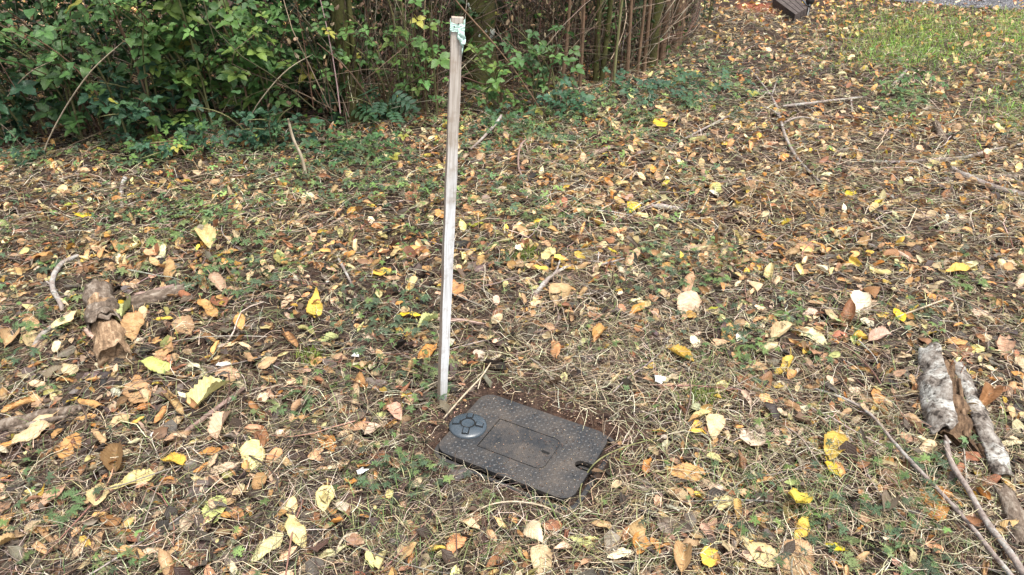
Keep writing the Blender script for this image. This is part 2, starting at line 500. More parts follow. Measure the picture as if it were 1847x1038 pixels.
# ------------------------------------------------------------ hero leaf meshes (shape word, mesh)
SHAPES = {
    'flat': [dict(roll=.15, fold=.08, bend=.3, wav=.5), dict(roll=-.2, fold=.1, bend=-.35, wav=.6, lop=.06), dict(roll=.2, bend=.2, wav=.8, kind='round', width=.66), dict(roll=.25, bend=-.2, wav=.6, kind='base', width=.62)],
    'cupped': [dict(roll=.9, bend=.5, wav=.8), dict(roll=.8, bend=.9, wav=1.0, width=.55, kind='base'), dict(roll=1.1, bend=-.3, wav=.8, twist=.4)],
    'arched': [dict(roll=-.7, bend=-.9, wav=.8), dict(roll=-.5, bend=-1.3, wav=.8, kind='base', width=.58), dict(roll=-.9, bend=-.6, wav=.9, twist=-.5)],
    'folded': [dict(fold=.75, bend=.3, wav=.6), dict(fold=.95, bend=-.5, wav=.7, twist=.3), dict(fold=.6, bend=.8, wav=.9, width=.6)],
    'curled': [dict(roll=2.2, bend=.5, wav=.6, twist=.4), dict(roll=2.7, bend=-.4, wav=.6, twist=.7), dict(roll=1.8, bend=1.4, wav=.9, twist=-.4), dict(roll=-2.1, bend=-.7, wav=.8)],
}
HERO = {}
sd = 0
for sh, lst in SHAPES.items():
    HERO[sh] = []
    for kw in lst:
        for nar in (0, 1):
            kw2 = dict(width=.52); kw2.update(kw)
            if nar: kw2['width'] *= .82; kw2['wav'] = kw2.get('wav', 0) * 1.4
            sd += 1
            V, Qf, U = leaf_tpl(nl=18, nw=6, serr=0.055, seed=sd, stem=0.16, **kw2)
            HERO[sh].append(mesh_np("fallen_leaf", V, Qf, M_LEAF, None, U))
COLS = {
    'tan': (.47, .31, .175), 'light tan': (.56, .43, .28), 'orange tan': (.52, .295, .12), 'orange': (.54, .26, .07), 'rust brown': (.30, .145, .075),
    'brown': (.22, .125, .07), 'pale yellow': (.64, .56, .27), 'yellow': (.66, .47, .085), 'bright yellow': (.72, .55, .03), 'pale green': (.50, .55, .24),
    'cream': (.68, .61, .45), 'olive': (.26, .24, .09), 'yellow green': (.42, .45, .06), 'grey brown': (.19, .155, .125), 'dusky pink': (.33, .12, .11),
}
LM = [  # landmarks: phrase, px, py
    ("the meter box", 935, 815), ("the stake's foot", 797, 725), ("the rotting log", 188, 600), ("the split pale log", 1710, 700),
    ("the forked fallen branch", 1420, 230), ("the lichened twig", 992, 505), ("the reddish stick", 845, 582), ("the broken limb", 60, 755),
    ("the right edge stick", 1790, 335), ("the upright dead stalk", 532, 260), ("the long thin stick", 1620, 860), ("the crooked grey twig", 105, 510),
    ("the bottom left corner", 100, 1000), ("the bottom right corner", 1700, 1010), ("the bottom edge's middle", 900, 1030), ("the left edge's middle", 10, 420), ("the fallen bark slab", 1800, 860),
]
ORD = ['leftmost', 'second from left', 'third from left', 'fourth from left', 'fifth from left', 'sixth from left', 'seventh from left', 'eighth from left', 'ninth from left', 'tenth from left']
NUM = ['', '', 'two', 'three', 'four', 'five', 'six', 'seven', 'eight', 'nine', 'ten', 'eleven', 'twelve']
def place_phrase(px, py):
    best = min(LM, key=lambda l: (l[1] - px) ** 2 + ((l[2] - py) * 1.4) ** 2)
    dx, dy = px - best[1], (py - best[2]) * 1.4
    d = math.hypot(dx, dy)
    if d < 45: rel = "right beside"
    elif abs(dx) > abs(dy): rel = "left of" if dx < 0 else "right of"
    else: rel = "behind" if dy < 0 else "in front of"
    far = "" if d < 110 else ("some way " if d < 210 else "well ")
    if rel == "right beside": far = ""
    return far + rel + " " + best[0]
def label_all(items, noun):
    """items: list of (obj, adjectives, px, py)"""
    from collections import defaultdict
    g = defaultdict(list)
    for it in items: g[(it[1], place_phrase(it[2], it[3]))].append(it)
    for (adj, ph), L in g.items():
        if len(L) == 1: L[0][0]["label"] = f"{adj} {noun} {ph}"
        elif len(L) == 2:
            L.sort(key=lambda i: i[2])
            for it, w_ in zip(L, ("the left one", "the right one")): it[0]["label"] = f"{adj} {noun} {ph}, {w_}"
        else:
            L.sort(key=lambda i: i[2])
            for k, it in enumerate(L):
                od = ORD[min(k, 9)]
                it[0]["label"] = f"{adj} {noun} {ph}, {od}"
    for it in items:
        lb = it[0]["label"]
        if len(lb.split()) > 16: it[0]["label"] = lb.replace("some way ", "").replace(" from left", "")

leaf_items = []
def place_leaf(px, py, lp, ang, cname, shape, rnd, lift=0.0):
    a = R(ang)
    dx, dy = math.cos(a) * lp / 2, -math.sin(a) * lp / 2
    x1, y1, _ = ung(px - dx, py - dy); x2, y2, _ = ung(px + dx, py + dy)
    L = math.hypot(x2 - x1, y2 - y1)
    cx, cy = (x1 + x2) / 2, (y1 + y2) / 2
    if L > 0.165: L = 0.165
    if L < 0.05: L = 0.05
    head = math.atan2(y2 - y1, x2 - x1) - math.pi / 2 + (math.pi if rnd.random() < .5 else 0)
    me = rnd.choice(HERO[shape])
    o = bpy.data.objects.new("fallen_leaf", me)
    tl = 0.12 if shape == 'flat' else 0.2
    e = Euler((rnd.gauss(0, tl) , rnd.gauss(0, tl), head))
    # tilt a little towards the viewer's side at random so faces catch the light
    wsc = rnd.uniform(.9, 1.15)
    o.scale = (L * wsc, L, L)
    o.rotation_euler = e
    m3 = e.to_matrix()
    mz = min((m3 @ Vector((v.co.x * L * wsc, v.co.y * L, v.co.z * L))).z for v in me.vertices)
    o.location = (cx, cy, ghf(cx, cy) - mz * 0.85 + 0.010 + lift)
    c = np.array(COLS[cname]) * math.exp(rnd.gauss(0, .10)) * np.array([1, math.exp(rnd.gauss(0, .05)), math.exp(rnd.gauss(0, .1))])
    o.color = (*[float(min(v, .85)) for v in c], 1)
    COL.objects.link(o)
    o["category"] = "leaf"; o["group"] = "large fallen leaves on the ground"
    adj = ("small " if L < .075 else ("big " if L > .125 else "")) + shape + " " + cname
    leaf_items.append((o, adj, px, py))
    return o

HL = [(37,744,70,20,'orange tan','curled'),(165,737,42,-10,'orange tan','curled'),(60,790,110,35,'light tan','arched'),(15,812,45,20,'orange','arched'),(131,816,46,60,'orange tan','flat'),(181,797,36,-50,'tan','curled'),
(215,770,48,40,'light tan','flat'),(296,760,46,60,'orange tan','curled'),(294,786,40,60,'brown','arched'),(325,769,30,50,'light tan','folded'),(326,800,54,20,'tan','arched'),(406,778,56,55,'light tan','folded'),
(383,724,84,33,'pale yellow','folded'),(379,824,45,8,'orange','flat'),(314,843,46,-25,'yellow','cupped'),(366,853,36,30,'orange','curled'),(411,854,60,20,'light tan','flat'),(379,883,56,15,'tan','folded'),
(242,878,88,25,'pale yellow','flat'),(91,905,82,30,'tan','flat'),(180,905,50,75,'pale yellow','folded'),(201,946,46,-25,'rust brown','arched'),(186,985,46,70,'tan','folded'),(389,930,52,80,'pale green','flat'),
(344,948,52,60,'light tan','flat'),(587,912,52,80,'pale yellow','folded'),(242,1008,50,-10,'orange tan','cupped'),(483,998,78,45,'pale yellow','arched'),(540,975,62,-60,'pale yellow','arched'),(601,1007,56,20,'cream','flat'),
(13,955,50,60,'orange tan','cupped'),(17,990,56,30,'tan','folded'),(545,762,26,0,'orange tan','cupped'),(640,780,50,0,'tan','flat'),(672,786,36,40,'light tan','folded'),(700,742,32,60,'brown','curled'),(716,754,36,-60,'tan','flat'),
(633,878,26,-30,'orange','cupped'),(847,955,42,-30,'light tan','cupped'),(820,1000,62,70,'orange tan','arched'),(694,1019,48,80,'pale yellow','folded'),(1060,988,66,-12,'pale green','flat'),(1118,1012,52,20,'cream','arched'),
(996,957,36,5,'rust brown','flat'),(1020,978,28,70,'rust brown','curled'),(1110,883,26,40,'light tan','flat'),(1150,992,34,80,'orange','folded'),(1197,995,36,20,'orange tan','curled'),(892,1028,36,30,'rust brown','folded'),
(1167,848,30,70,'orange','cupped'),(962,975,52,-50,'light tan','arched'),(1235,704,26,0,'light tan','flat'),(1301,706,28,40,'pale yellow','cupped'),(1463,711,36,-20,'tan','curled'),(1396,732,26,10,'rust brown','curled'),
(1428,748,36,-25,'tan','folded'),(1407,756,30,-50,'cream','folded'),(1576,723,28,80,'orange tan','folded'),(1266,760,38,12,'pale yellow','folded'),(1260,792,36,10,'yellow','cupped'),(1287,783,46,85,'pale yellow','flat'),
(1424,783,38,0,'tan','flat'),(1498,820,46,70,'yellow','folded'),(1533,816,34,-30,'orange','curled'),(1501,858,40,-45,'bright yellow','cupped'),(1238,862,66,-5,'orange tan','flat'),(1310,916,50,10,'pale yellow','flat'),
(1287,893,30,-60,'light tan','flat'),(1438,918,50,60,'yellow','folded'),(1365,1005,88,-38,'pale yellow','flat'),(1277,1016,44,85,'yellow','flat'),(1503,998,40,-30,'bright yellow','flat'),(1547,1012,42,-50,'rust brown','curled'),
(1816,809,42,10,'cream','cupped'),(1718,783,42,-15,'orange tan','arched'),(1764,900,42,-60,'orange','curled'),(1802,925,40,-20,'light tan','flat'),(1232,1016,62,80,'tan','folded'),(1811,963,36,20,'tan','arched'),
(128,589,78,40,'pale yellow','arched'),(212,559,30,-10,'bright yellow','folded'),(281,674,56,-8,'pale green','arched'),(93,681,44,0,'grey brown','flat'),(570,562,46,85,'yellow','cupped'),(556,606,34,-20,'olive','cupped'),
(526,623,36,-50,'orange tan','curled'),(485,664,40,20,'tan','arched'),(418,684,46,-20,'tan','flat'),(418,630,30,10,'light tan','flat'),(243,606,36,80,'tan','folded'),(229,579,42,60,'pale green','folded'),(300,583,34,5,'yellow','flat'),
(398,530,32,-35,'light tan','folded'),(40,519,36,15,'rust brown','flat'),(324,674,36,10,'rust brown','curled'),(988,468,26,60,'pale yellow','flat'),(693,426,26,0,'pale yellow','flat'),(745,576,46,-5,'bright yellow','arched'),
(772,590,40,20,'pale green','folded'),(748,616,42,10,'tan','curled'),(1000,640,36,-80,'orange tan','arched'),(1021,660,30,0,'tan','cupped'),(971,554,28,10,'light tan','flat'),(1160,556,28,-20,'pale yellow','cupped'),
(645,668,30,-5,'yellow green','flat'),(1146,569,30,20,'orange','arched'),(1722,494,38,8,'yellow','flat'),(1617,578,30,-50,'bright yellow','folded'),(1636,592,26,0,'tan','cupped'),(1470,616,62,-30,'cream','flat'),
(1228,651,52,-30,'yellow','folded'),(1368,669,48,0,'tan','flat'),(1757,637,34,10,'pale yellow','flat'),(1470,553,32,-10,'tan','flat'),(1494,574,30,-40,'light tan','arched'),(1340,595,30,-35,'pale yellow','cupped'),
(1550,618,30,-10,'yellow','folded'),(1585,620,42,10,'light tan','folded'),(1778,670,32,-20,'cream','flat'),(1725,625,36,0,'orange tan','flat'),(1284,564,24,10,'yellow green','flat'),(1585,500,40,-10,'pale yellow','arched'),
(205,1003,20,0,'orange tan','flat'),(1195,695,26,10,'cream','folded'),(1218,688,22,0,'cream','cupped'),(975,492,30,-5,'yellow','arched'),(1140,382,22,60,'bright yellow','flat'),(1530,357,24,30,'bright yellow','flat'),(860,412,34,5,'yellow green','flat'),
(130,377,30,5,'yellow green','cupped'),(156,397,32,-5,'bright yellow','flat'),(712,510,30,0,'tan','flat'),(690,498,34,20,'yellow','flat'),(1190,228,16,60,'bright yellow','flat'),(1185,365,14,0,'cream','flat')]
rnd = random.Random(7)
placed = []
for h in HL:
    place_leaf(*h, rnd, lift=0.006)
    placed.append((h[0], h[1], h[2]))
FILLC = ['tan'] * 24 + ['light tan'] * 24 + ['orange tan'] * 18 + ['orange'] * 4 + ['rust brown'] * 12 + ['brown'] * 7 + ['pale yellow'] * 6 + ['yellow'] * 3 + ['cream'] * 4 + ['olive'] * 1 + ['grey brown'] * 3 + ['pale green'] * 1
FILLS = ['flat'] * 5 + ['cupped'] * 5 + ['arched'] * 5 + ['folded'] * 5 + ['curled'] * 7
tries = 0
while len(placed) < 298 and tries < 20000:
    tries += 1
    py = rnd.uniform(430, 1034) ; px = rnd.uniform(4, 1843)
    x, y, z = ung(px, py)
    bd = float(box_dist(x, y))
    if bd < 0.10: continue
    if bd < 0.25 and rnd.random() < .8: continue
    if 900 < px < 1320 and 600 < py < 780 and rnd.random() < .6: continue
    sc_px = F / (y * CP + CAMH * SP)
    lp = rnd.uniform(.055, .105) * sc_px
    if any((px - a) ** 2 + ((py - b_) * 1.3) ** 2 < (0.36 * (lp + c)) ** 2 for a, b_, c in placed): continue
    place_leaf(px, py, lp * rnd.uniform(.75, 1.0), rnd.uniform(-90, 90), rnd.choice(FILLC), rnd.choice(FILLS), rnd)
    placed.append((px, py, lp))
label_all(leaf_items, "leaf")

# ------------------------------------------------------------ stuff: rest of the leaves
def sample_ground(rs, K, y0, y1, margin=0.35, power=1.0):
    """positions inside the seen wedge; density falls as 1/y**power"""
    out = []
    n = 0
    while n < K:
        y = rs.uniform(y0, y1, K * 2)
        x = rs.uniform(-1, 1, K * 2) * (0.72 * y1 + margin)
        ok = np.abs(x) < 0.72 * y + margin
        ok &= rs.uniform(0, 1, K * 2) < (y0 / y) ** power
        ok &= box_dist(x, y) > 0.02
        out.append(np.stack([x, y], -1)[ok]); n += ok.sum()
    return np.concatenate(out)[:K]

def blobs(px, py, L):
    v = np.zeros_like(px)
    for (cx, cy, sx, sy, a) in L:
        v = np.maximum(v, a * np.exp(-0.5 * (((px - cx) / sx) ** 2 + ((py - cy) / sy) ** 2)))
    return v
GREENB = [(330, 405, 110, 28, 1), (430, 490, 60, 35, .9), (130, 295, 130, 16, .5), (240, 290, 40, 22, 1), (690, 350, 110, 30, .9), (580, 285, 130, 35, 1), (740, 440, 60, 25, .5), (680, 560, 60, 28, .8), (950, 390, 50, 25, .7), (980, 225, 110, 30, 1),
          (1200, 480, 80, 50, .7), (1340, 610, 40, 45, .8), (1420, 575, 35, 25, .6), (1140, 230, 80, 40, .7), (1270, 150, 60, 40, .6), (1625, 180, 30, 28, .9), (1830, 200, 35, 25, .5), (730, 860, 45, 32, .9),
          (120, 920, 32, 22, .7), (210, 1000, 30, 22, .5), (40, 600, 50, 40, .6), (640, 700, 60, 30, .4), (1510, 940, 150, 70, .5), (1000, 870, 30, 15, .3), (1650, 840, 60, 40, .4), (60, 450, 60, 30, .5), (900, 300, 90, 40, .5), (780, 690, 30, 40, .7), (1650, 980, 80, 50, .5)]
GRASSB = [(1640, 82, 70, 28, 1.2), (1840, 62, 45, 40, .8), (1750, 95, 80, 20, .6), (1690, 40, 90, 16, .4), (1545, 45, 40, 25, .25), (1820, 200, 40, 25, .5), (1300, 820, 110, 60, .4), (1420, 930, 160, 80, .8), (1240, 700, 90, 60, .35), (900, 960, 200, 60, .45), (1560, 700, 60, 40, .3)]
STRAWB = [(1120, 650, 130, 80, 1), (1280, 740, 140, 60, .9), (1100, 720, 60, 40, 1), (1150, 880, 80, 90, .7), (1700, 900, 160, 90, .7), (860, 900, 160, 60, .8), (560, 830, 140, 100, .6), (400, 960, 300, 70, .5)]

litter_pal = np.array([COLS[c] for c in FILLC])
tp_hi = [leaf_tpl(nl=7, nw=4, seed=50 + i, **k) for i, k in enumerate([dict(roll=.4, bend=.4, wav=1), dict(roll=1.4, bend=-.5, wav=1, twist=.5), dict(roll=-.9, bend=-.9, wav=1), dict(fold=.8, bend=.4, wav=1), dict(roll=2.3, bend=.6, wav=.8, twist=.5), dict(roll=.2, bend=-.3, wav=1, kind='round', width=.65)])]
tp_lo = [leaf_tpl(nl=4, nw=2, seed=70 + i, serr=0.1, **k) for i, k in enumerate([dict(roll=.4, bend=.4, wav=1), dict(roll=1.2, bend=-.5, wav=1, twist=.5), dict(roll=-.9, bend=-.9, wav=1), dict(fold=.8, bend=.5, wav=1), dict(roll=1.6, bend=.6, wav=.8, twist=.6), dict(roll=.2, bend=-.3, wav=1, kind='round', width=.65)])]

def scatter_leaves(name, xy, tpls, size, cols, rs, zlo, zhi, tilt, label):
    b = Batch()
    K = len(xy); w = rs.randint(0, len(tpls), K)
    z = gh(xy[:, 0], xy[:, 1]) + rs.uniform(zlo, zhi, K)
    for i, tp in enumerate(tpls):
        m = w == i; k = m.sum()
        if k == 0: continue
        Mx = rotmats(rs.normal(0, tilt, k), rs.normal(0, tilt, k), rs.uniform(0, 6.28, k), size[m])
        low = np.einsum('kj,nj->kn', Mx[:, 2, :], tp[0]).min(1)
        T = np.stack([xy[m, 0], xy[m, 1], z[m] - low * 0.75], -1)
        b.stamp(tp, Mx, T, cols[m])
    return tag(b.build(name, M_LITTER), label, "leaf litter", kind="stuff")

rs = np.random.RandomState(3)
# dark decayed layer
xy = sample_ground(rs, 9000, 1.0, 9.5, power=1.2)
bd = box_dist(xy[:, 0], xy[:, 1]); keep = (bd > 0.12) | (rs.uniform(0, 1, len(xy)) < .25) & (bd > .03)
xy = xy[keep]
dp = np.array([(.06, .045, .036), (.03, .025, .022), (.12, .085, .06), (.05, .032, .022), (.14, .12, .10), (.075, .058, .05)])
scatter_leaves("decayed_leaves", xy, tp_lo, rs.uniform(.03, .085, len(xy)), jitter(dp[rs.randint(0, len(dp), len(xy))], rs, len(xy), .2), rs, -0.012, 0.008, .35, "dark decayed leaf pieces matted under the fresh leaves")
# small broken pieces in the foreground
xy = sample_ground(rs, 7000, 1.0, 4.2, power=.8)
px, py = proj(xy[:, 0], xy[:, 1])
bd = box_dist(xy[:, 0], xy[:, 1]); keep = (bd > .2) | (rs.uniform(0, 1, len(xy)) < .2)
xy = xy[keep]
scatter_leaves("leaf_fragments", xy, tp_lo, rs.uniform(.012, .038, len(xy)), jitter(litter_pal[rs.randint(0, len(litter_pal), len(xy))] * .75, rs, len(xy), .3), rs, 0.0, 0.014, .6, "small broken tan leaf fragments among the stalks")
# middle distance leaves
def leaf_density_keep(xy, rs):
    px, py = proj(xy[:, 0], xy[:, 1])
    g = np.maximum(blobs(px, py, GREENB) * .6, blobs(px, py, GRASSB) * .72)
    dens = (1 - g) * (0.60 + 1.1 * lattice_noise(xy[:, 0] * 2.2, xy[:, 1] * 2.2, 21))
    bd = box_dist(xy[:, 0], xy[:, 1]); dens = np.where(bd < .14, dens * .06, dens)
    dens = np.where((px > 930) & (px < 1290) & (py > 590) & (py < 770), dens * .45, dens)
    dens = np.where(xy[:, 1] > yb(xy[:, 0]) + .2, dens * .6, dens)
    road = (xy[:, 1] > road_edge(xy[:, 0])) & (xy[:, 0] > 3); dens = np.where(road, dens * .25, dens)
    return rs.uniform(0, 1, len(xy)) < dens
xy = sample_ground(rs, 2300, 1.0, 3.0, power=.6); xy = xy[leaf_density_keep(xy, rs)]
scatter_leaves("small_fallen_leaves", xy, tp_hi, rs.uniform(.03, .062, len(xy)), jitter(litter_pal[rs.randint(0, len(litter_pal), len(xy))], rs, len(xy), .2), rs, 0.0, 0.02, .35, "smaller tan and brown fallen leaves between the large ones")
xy = sample_ground(rs, 7800, 2.9, 5.2, power=.5); xy = xy[leaf_density_keep(xy, rs)]
scatter_leaves("fallen_leaves_middle_ground", xy, tp_hi, rs.uniform(.028, .08, len(xy)), jitter(litter_pal[rs.randint(0, len(litter_pal), len(xy))] * [1.12, 1.12, 1.02], rs, len(xy), .28), rs, -0.008, 0.022, .5, "tan and orange fallen leaves carpeting the middle distance")
xy = sample_ground(rs, 21000, 5.0, 12.5, margin=1, power=.25); xy = xy[leaf_density_keep(xy, rs)]
scatter_leaves("fallen_leaves_far_ground", xy, tp_lo, rs.uniform(.04, .085, len(xy)), jitter(litter_pal[rs.randint(0, len(litter_pal), len(xy))] * [1.15, 1.15, 1.05], rs, len(xy), .25), rs, -0.005, 0.022, .45, "tan and cream fallen leaves carpeting the far ground")

# ------------------------------------------------------------ stuff: dry stalks, twigs, grass
def strands(rs, xy, Lr, rr, n, cols, elev=.15, curv=1.2, z0=(0, .02), sides=3, heading=None, clear=None):
    K = len(xy)
    L = rs.uniform(*Lr, K) ** 1.0
    h = rs.uniform(0, 6.28, K) if heading is None else heading
    k = rs.normal(0, curv, K); k2 = rs.normal(0, curv * 1.2, K)
    s = np.linspace(0, 1, n)
    ang = h[:, None] + k[:, None] * s + k2[:, None] * np.sin(s * 5)[None] * .35
    st = (L / (n - 1))[:, None]
    el = np.abs(rs.normal(0, elev, K))[:, None] * (1 - 2.0 * s[None])
    dx = np.cos(ang) * np.cos(el) * st; dy = np.sin(ang) * np.cos(el) * st; dz = np.sin(el) * st
    X = xy[:, 0:1] + np.cumsum(dx, 1) - dx; Y = xy[:, 1:2] + np.cumsum(dy, 1) - dy
    Z = gh(X, Y) + rs.uniform(*z0, K)[:, None] + np.cumsum(dz, 1) - dz
    P = np.stack([X, Y, Z], -1)
    r = rs.uniform(*rr, K)[:, None] * (1 - .6 * s[None])
    if clear is not None:
        ok = box_dist(X, Y).min(1) > clear
        P, r, cols = P[ok], r[ok], cols[ok]
    V, Qf = tubes(P, r, sides)
    return V, Qf, np.repeat(cols, n * sides, 0), P

SP_ = np.array([(.50, .41, .27), (.64, .56, .41), (.28, .20, .13), (.12, .085, .06), (.05, .036, .03), (.20, .16, .135), (.07, .055, .045), (.09, .06, .045), (.62, .56, .44), (.20, .21, .10), (.13, .16, .08), (.16, .11, .08), (.04, .03, .026)])
SPB = np.array([(.50, .41, .27), (.64, .56, .41), (.40, .31, .20), (.20, .14, .09), (.07, .05, .04), (.34, .27, .20), (.12, .085, .06), (.62, .56, .44), (.26, .27, .14)])
def straw_cols(xy, rs):
    px, py = proj(xy[:, 0], xy[:, 1])
    K = len(xy); pr = np.clip((px - 820) / 300, 0, .75) * (py > 150)
    a_ = SP_[rs.randint(0, len(SP_), K)]; b_ = SPB[rs.randint(0, len(SPB), K)]
    return jitter(np.where((rs.uniform(0, 1, K) < pr)[:, None], b_, a_), rs, K, .22)
b = Batch()
xy = sample_ground(rs, 66000, 1.0, 3.3, power=.9)
px, py = proj(xy[:, 0], xy[:, 1])
bd = box_dist(xy[:, 0], xy[:, 1])
dens = .45 + .55 * blobs(px, py, STRAWB) + .3 * (lattice_noise(xy[:, 0] * 4, xy[:, 1] * 4, 31) - .5)
soilring = np.exp(-(np.maximum(bd, 0) / .09) ** 2)
soilring *= np.where(box_local(xy[:, 0], xy[:, 1])[1] < -.12, .45, 1.0)
dens = dens * (1 - .9 * soilring)
keep = rs.uniform(0, 1, len(xy)) < dens
xy = xy[keep]
c = straw_cols(xy, rs)
V, Qf, C, P = strands(rs, xy, (.02, .15), (.0005, .0014), 4, c, .25, 1.1, (0, .026), clear=-.03)
b.add(V, Qf, C)
tag(b.build("dry_stalks_near", M_STRAW), "tangle of dry tan and brown stalks on the near ground", "dry grass", kind="stuff")
b = Batch()
xy = sample_ground(rs, 66000, 3.2, 9.5, power=.9)
keep = (rs.uniform(0, 1, len(xy)) < .8)
xy = xy[keep]
c = straw_cols(xy, rs)
V, Qf, C, P = strands(rs, xy, (.04, .2), (.001, .0024), 3, c, .28, 1.0, (0, .042))
b.add(V, Qf, C)
tag(b.build("dry_stalks_far", M_STRAW), "dry stalks and stems strewn over the farther ground", "dry grass", kind="stuff")
# small twigs and bark shreds
b = Batch()
xy = sample_ground(rs, 1500, 1.0, 9, power=.6)
xy = xy[(box_dist(xy[:, 0], xy[:, 1]) > .08)]
TP = np.array([(.16, .11, .09), (.26, .22, .19), (.10, .065, .05), (.36, .32, .28), (.22, .12, .09)])
c = jitter(TP[rs.randint(0, len(TP), len(xy))], rs, len(xy), .25)
V, Qf, C, P = strands(rs, xy, (.08, .38), (.0015, .0042), 6, c, .12, .5, (.004, .022), sides=4, clear=.015)
b.add(V, Qf, C)
tag(b.build("small_twigs", M_STRAW), "small brown and grey twigs strewn among the leaves", "twigs", kind="stuff")
# pale crumbs on the bare soil round the box and a few on its lid
b = Batch()
K = 11000
ang = rs.uniform(0, 6.28, K); rad = rs.normal(0, .30, K)
x = BOX_C[0] + np.cos(ang) * rad * 1.3; y = BOX_C[1] + np.sin(ang) * rad
x[:900] = -.237 + rs.normal(0, .035, 900); y[:900] = 1.99 + rs.normal(0, .03, 900)
bd = box_dist(x, y); m = (bd > .012)
x, y = x[m], y[m]; K = len(x)
b.stamp((ico * [1.6, .7, .35], icf, np.zeros((6, 2))), rotmats(rs.normal(0, .3, K), rs.normal(0, .3, K), rs.uniform(0, 6, K), rs.uniform(.0010, .0048, K)), np.stack([x, y, gh(x, y) + .001], -1), jitter(np.array([(.16,.10,.07),(.09,.06,.045),(.22,.15,.10),(.45,.35,.24),(.06,.04,.03)])[rs.choice(5, K, p=[.3,.3,.2,.07,.13])], rs, K, .3))
tag(b.build("soil_crumbs", M_STRAW, smooth=False), "tiny pale wood crumbs and soil grains around the meter box", "soil crumbs", kind="stuff")

# green and dry grass blades
def blades(rs, xy, Lr, wr, cols, lean=.7, n=4):
    K = len(xy); L = rs.uniform(*Lr, K); h = rs.uniform(0, 6.28, K)
    s = np.linspace(0, 1, n)
    e0 = rs.uniform(.5, 1.45, K); e1 = e0 - rs.uniform(.3, 1.6, K) * lean * 1.5
    el = e0[:, None] * (1 - s) + e1[:, None] * s
    st = (L / (n - 1))[:, None]
    hh = h[:, None] + rs.normal(0, .5, K)[:, None] * s
    dx = np.cos(hh) * np.cos(el) * st; dy = np.sin(hh) * np.cos(el) * st; dz = np.sin(el) * st
    X = xy[:, 0:1] + np.cumsum(dx, 1) - dx; Y = xy[:, 1:2] + np.cumsum(dy, 1) - dy
    Z = gh(xy[:, 0], xy[:, 1])[:, None] + np.cumsum(dz, 1) - dz
    P = np.stack([X, Y, Z], -1)
    S = np.stack([-np.sin(hh), np.cos(hh), np.zeros_like(hh)], -1)
    W = rs.uniform(*wr, K)[:, None] * (1 - .85 * s[None] ** 1.5)
    V, Qf = ribbons(P, W, S)
    return V, Qf, np.repeat(cols, n * 2, 0)
GP = np.array([(.12, .19, .07), (.09, .14, .06), (.17, .24, .09), (.22, .24, .12), (.40, .36, .22)])
b = Batch()
xy = sample_ground(rs, 60000, 1.0, 3.3, power=.6)
px, py = proj(xy[:, 0], xy[:, 1]); m = rs.uniform(0, 1, len(xy)) < np.maximum(blobs(px, py, GRASSB) * .9, .06) * (box_dist(xy[:, 0], xy[:, 1]) > .06)
m &= rs.uniform(0, 1, len(xy)) < lattice_noise(xy[:, 0] * 6, xy[:, 1] * 6, 41) ** 1.5 * 1.6
xy = xy[m]
V, Qf, C = blades(rs, xy, (.03, .10), (.0009, .0018), jitter(GP[rs.randint(0, 5, len(xy))], rs, len(xy), .2))
b.add(V, Qf, C)
tag(b.build("grass_near", M_GREENS), "thin green grass blades growing through the litter near the meter box", "grass", kind="stuff")
b = Batch()
xy = sample_ground(rs, 150000, 4.5, 10.5, power=0, margin=1)
px, py = proj(xy[:, 0], xy[:, 1]); m = rs.uniform(0, 1, len(xy)) < blobs(px, py, GRASSB) * 1.1
m &= (xy[:, 1] < road_edge(xy[:, 0]) - .05)
xy = xy[m]
V, Qf, C = blades(rs, xy, (.05, .11), (.002, .0036), jitter(np.array([(.17, .36, .05), (.15, .27, .045), (.25, .35, .07), (.30, .31, .10), (.36, .32, .16)])[rs.choice(5, len(xy), p=[.3, .25, .2, .15, .1])], rs, len(xy), .2), n=3)
b.add(V, Qf, C)
tag(b.build("grass_far", M_GREENS), "bright green grass patch beside the gravel lane", "grass", kind="stuff")

# ------------------------------------------------------------ low weeds (ferny cut leaves)
def fern_leaf(rows=6, n=5, seed=0):
    rs = np.random.RandomState(seed)
    V = []; Qs = []; U = []
    for li in range(n):
        a = (li - (n - 1) / 2) * (.98 if n == 5 else 1.0)
        ln = .62 * (1 - .14 * abs(li - (n - 1) / 2)) ; wd = .27
        n0 = len(V)
        for r in range(rows + 1):
            tv = r / rows
            w = wd * .5 * math.sin(math.pi * min(tv * .9 + .08, 1)) * (1.45 if r % 2 else .22) * rs.uniform(.8, 1.2)
            for c in (-1, 0, 1):
                yy = tv * ln + (0.07 * abs(c) if r % 2 else 0)
                z = -.25 * tv * tv * ln + (.05 * (abs(c)) if r % 2 else -.02 * abs(c)) + rs.uniform(-.01, .01)
                x = c * w
                V.append((x * math.cos(a) - yy * math.sin(a) * -1 * -1, x * math.sin(a) + yy * math.cos(a), z)); U.append((c, tv))
        for r in range(rows):
            for c in (0, 1): Qs.append((n0 + r * 3 + c, n0 + r * 3 + c + 1, n0 + r * 3 + c + 4, n0 + r * 3 + c + 3))
    return np.array(V, float), np.array(Qs), np.array(U, float)
FERN = [fern_leaf(8, 5, s) for s in range(3)]
FERN_LO = [fern_leaf(4, 3, s) for s in range(3)]
WCOL = np.array([(.085, .135, .075), (.11, .17, .075), (.15, .22, .075), (.08, .115, .070), (.19, .23, .10)])
b = Batch(); bs = Batch()
xy = sample_ground(rs, 46000, 1.2, 7.5, power=.35)
px, py = proj(xy[:, 0], xy[:, 1])
gm = np.clip(blobs(px, py, GREENB) * np.where((px > 1400) & (py > 600), .5, 1.0) + .012 + .10 * (lattice_noise(xy[:, 0] * 3, xy[:, 1] * 3, 51) > .62), 0, 1)
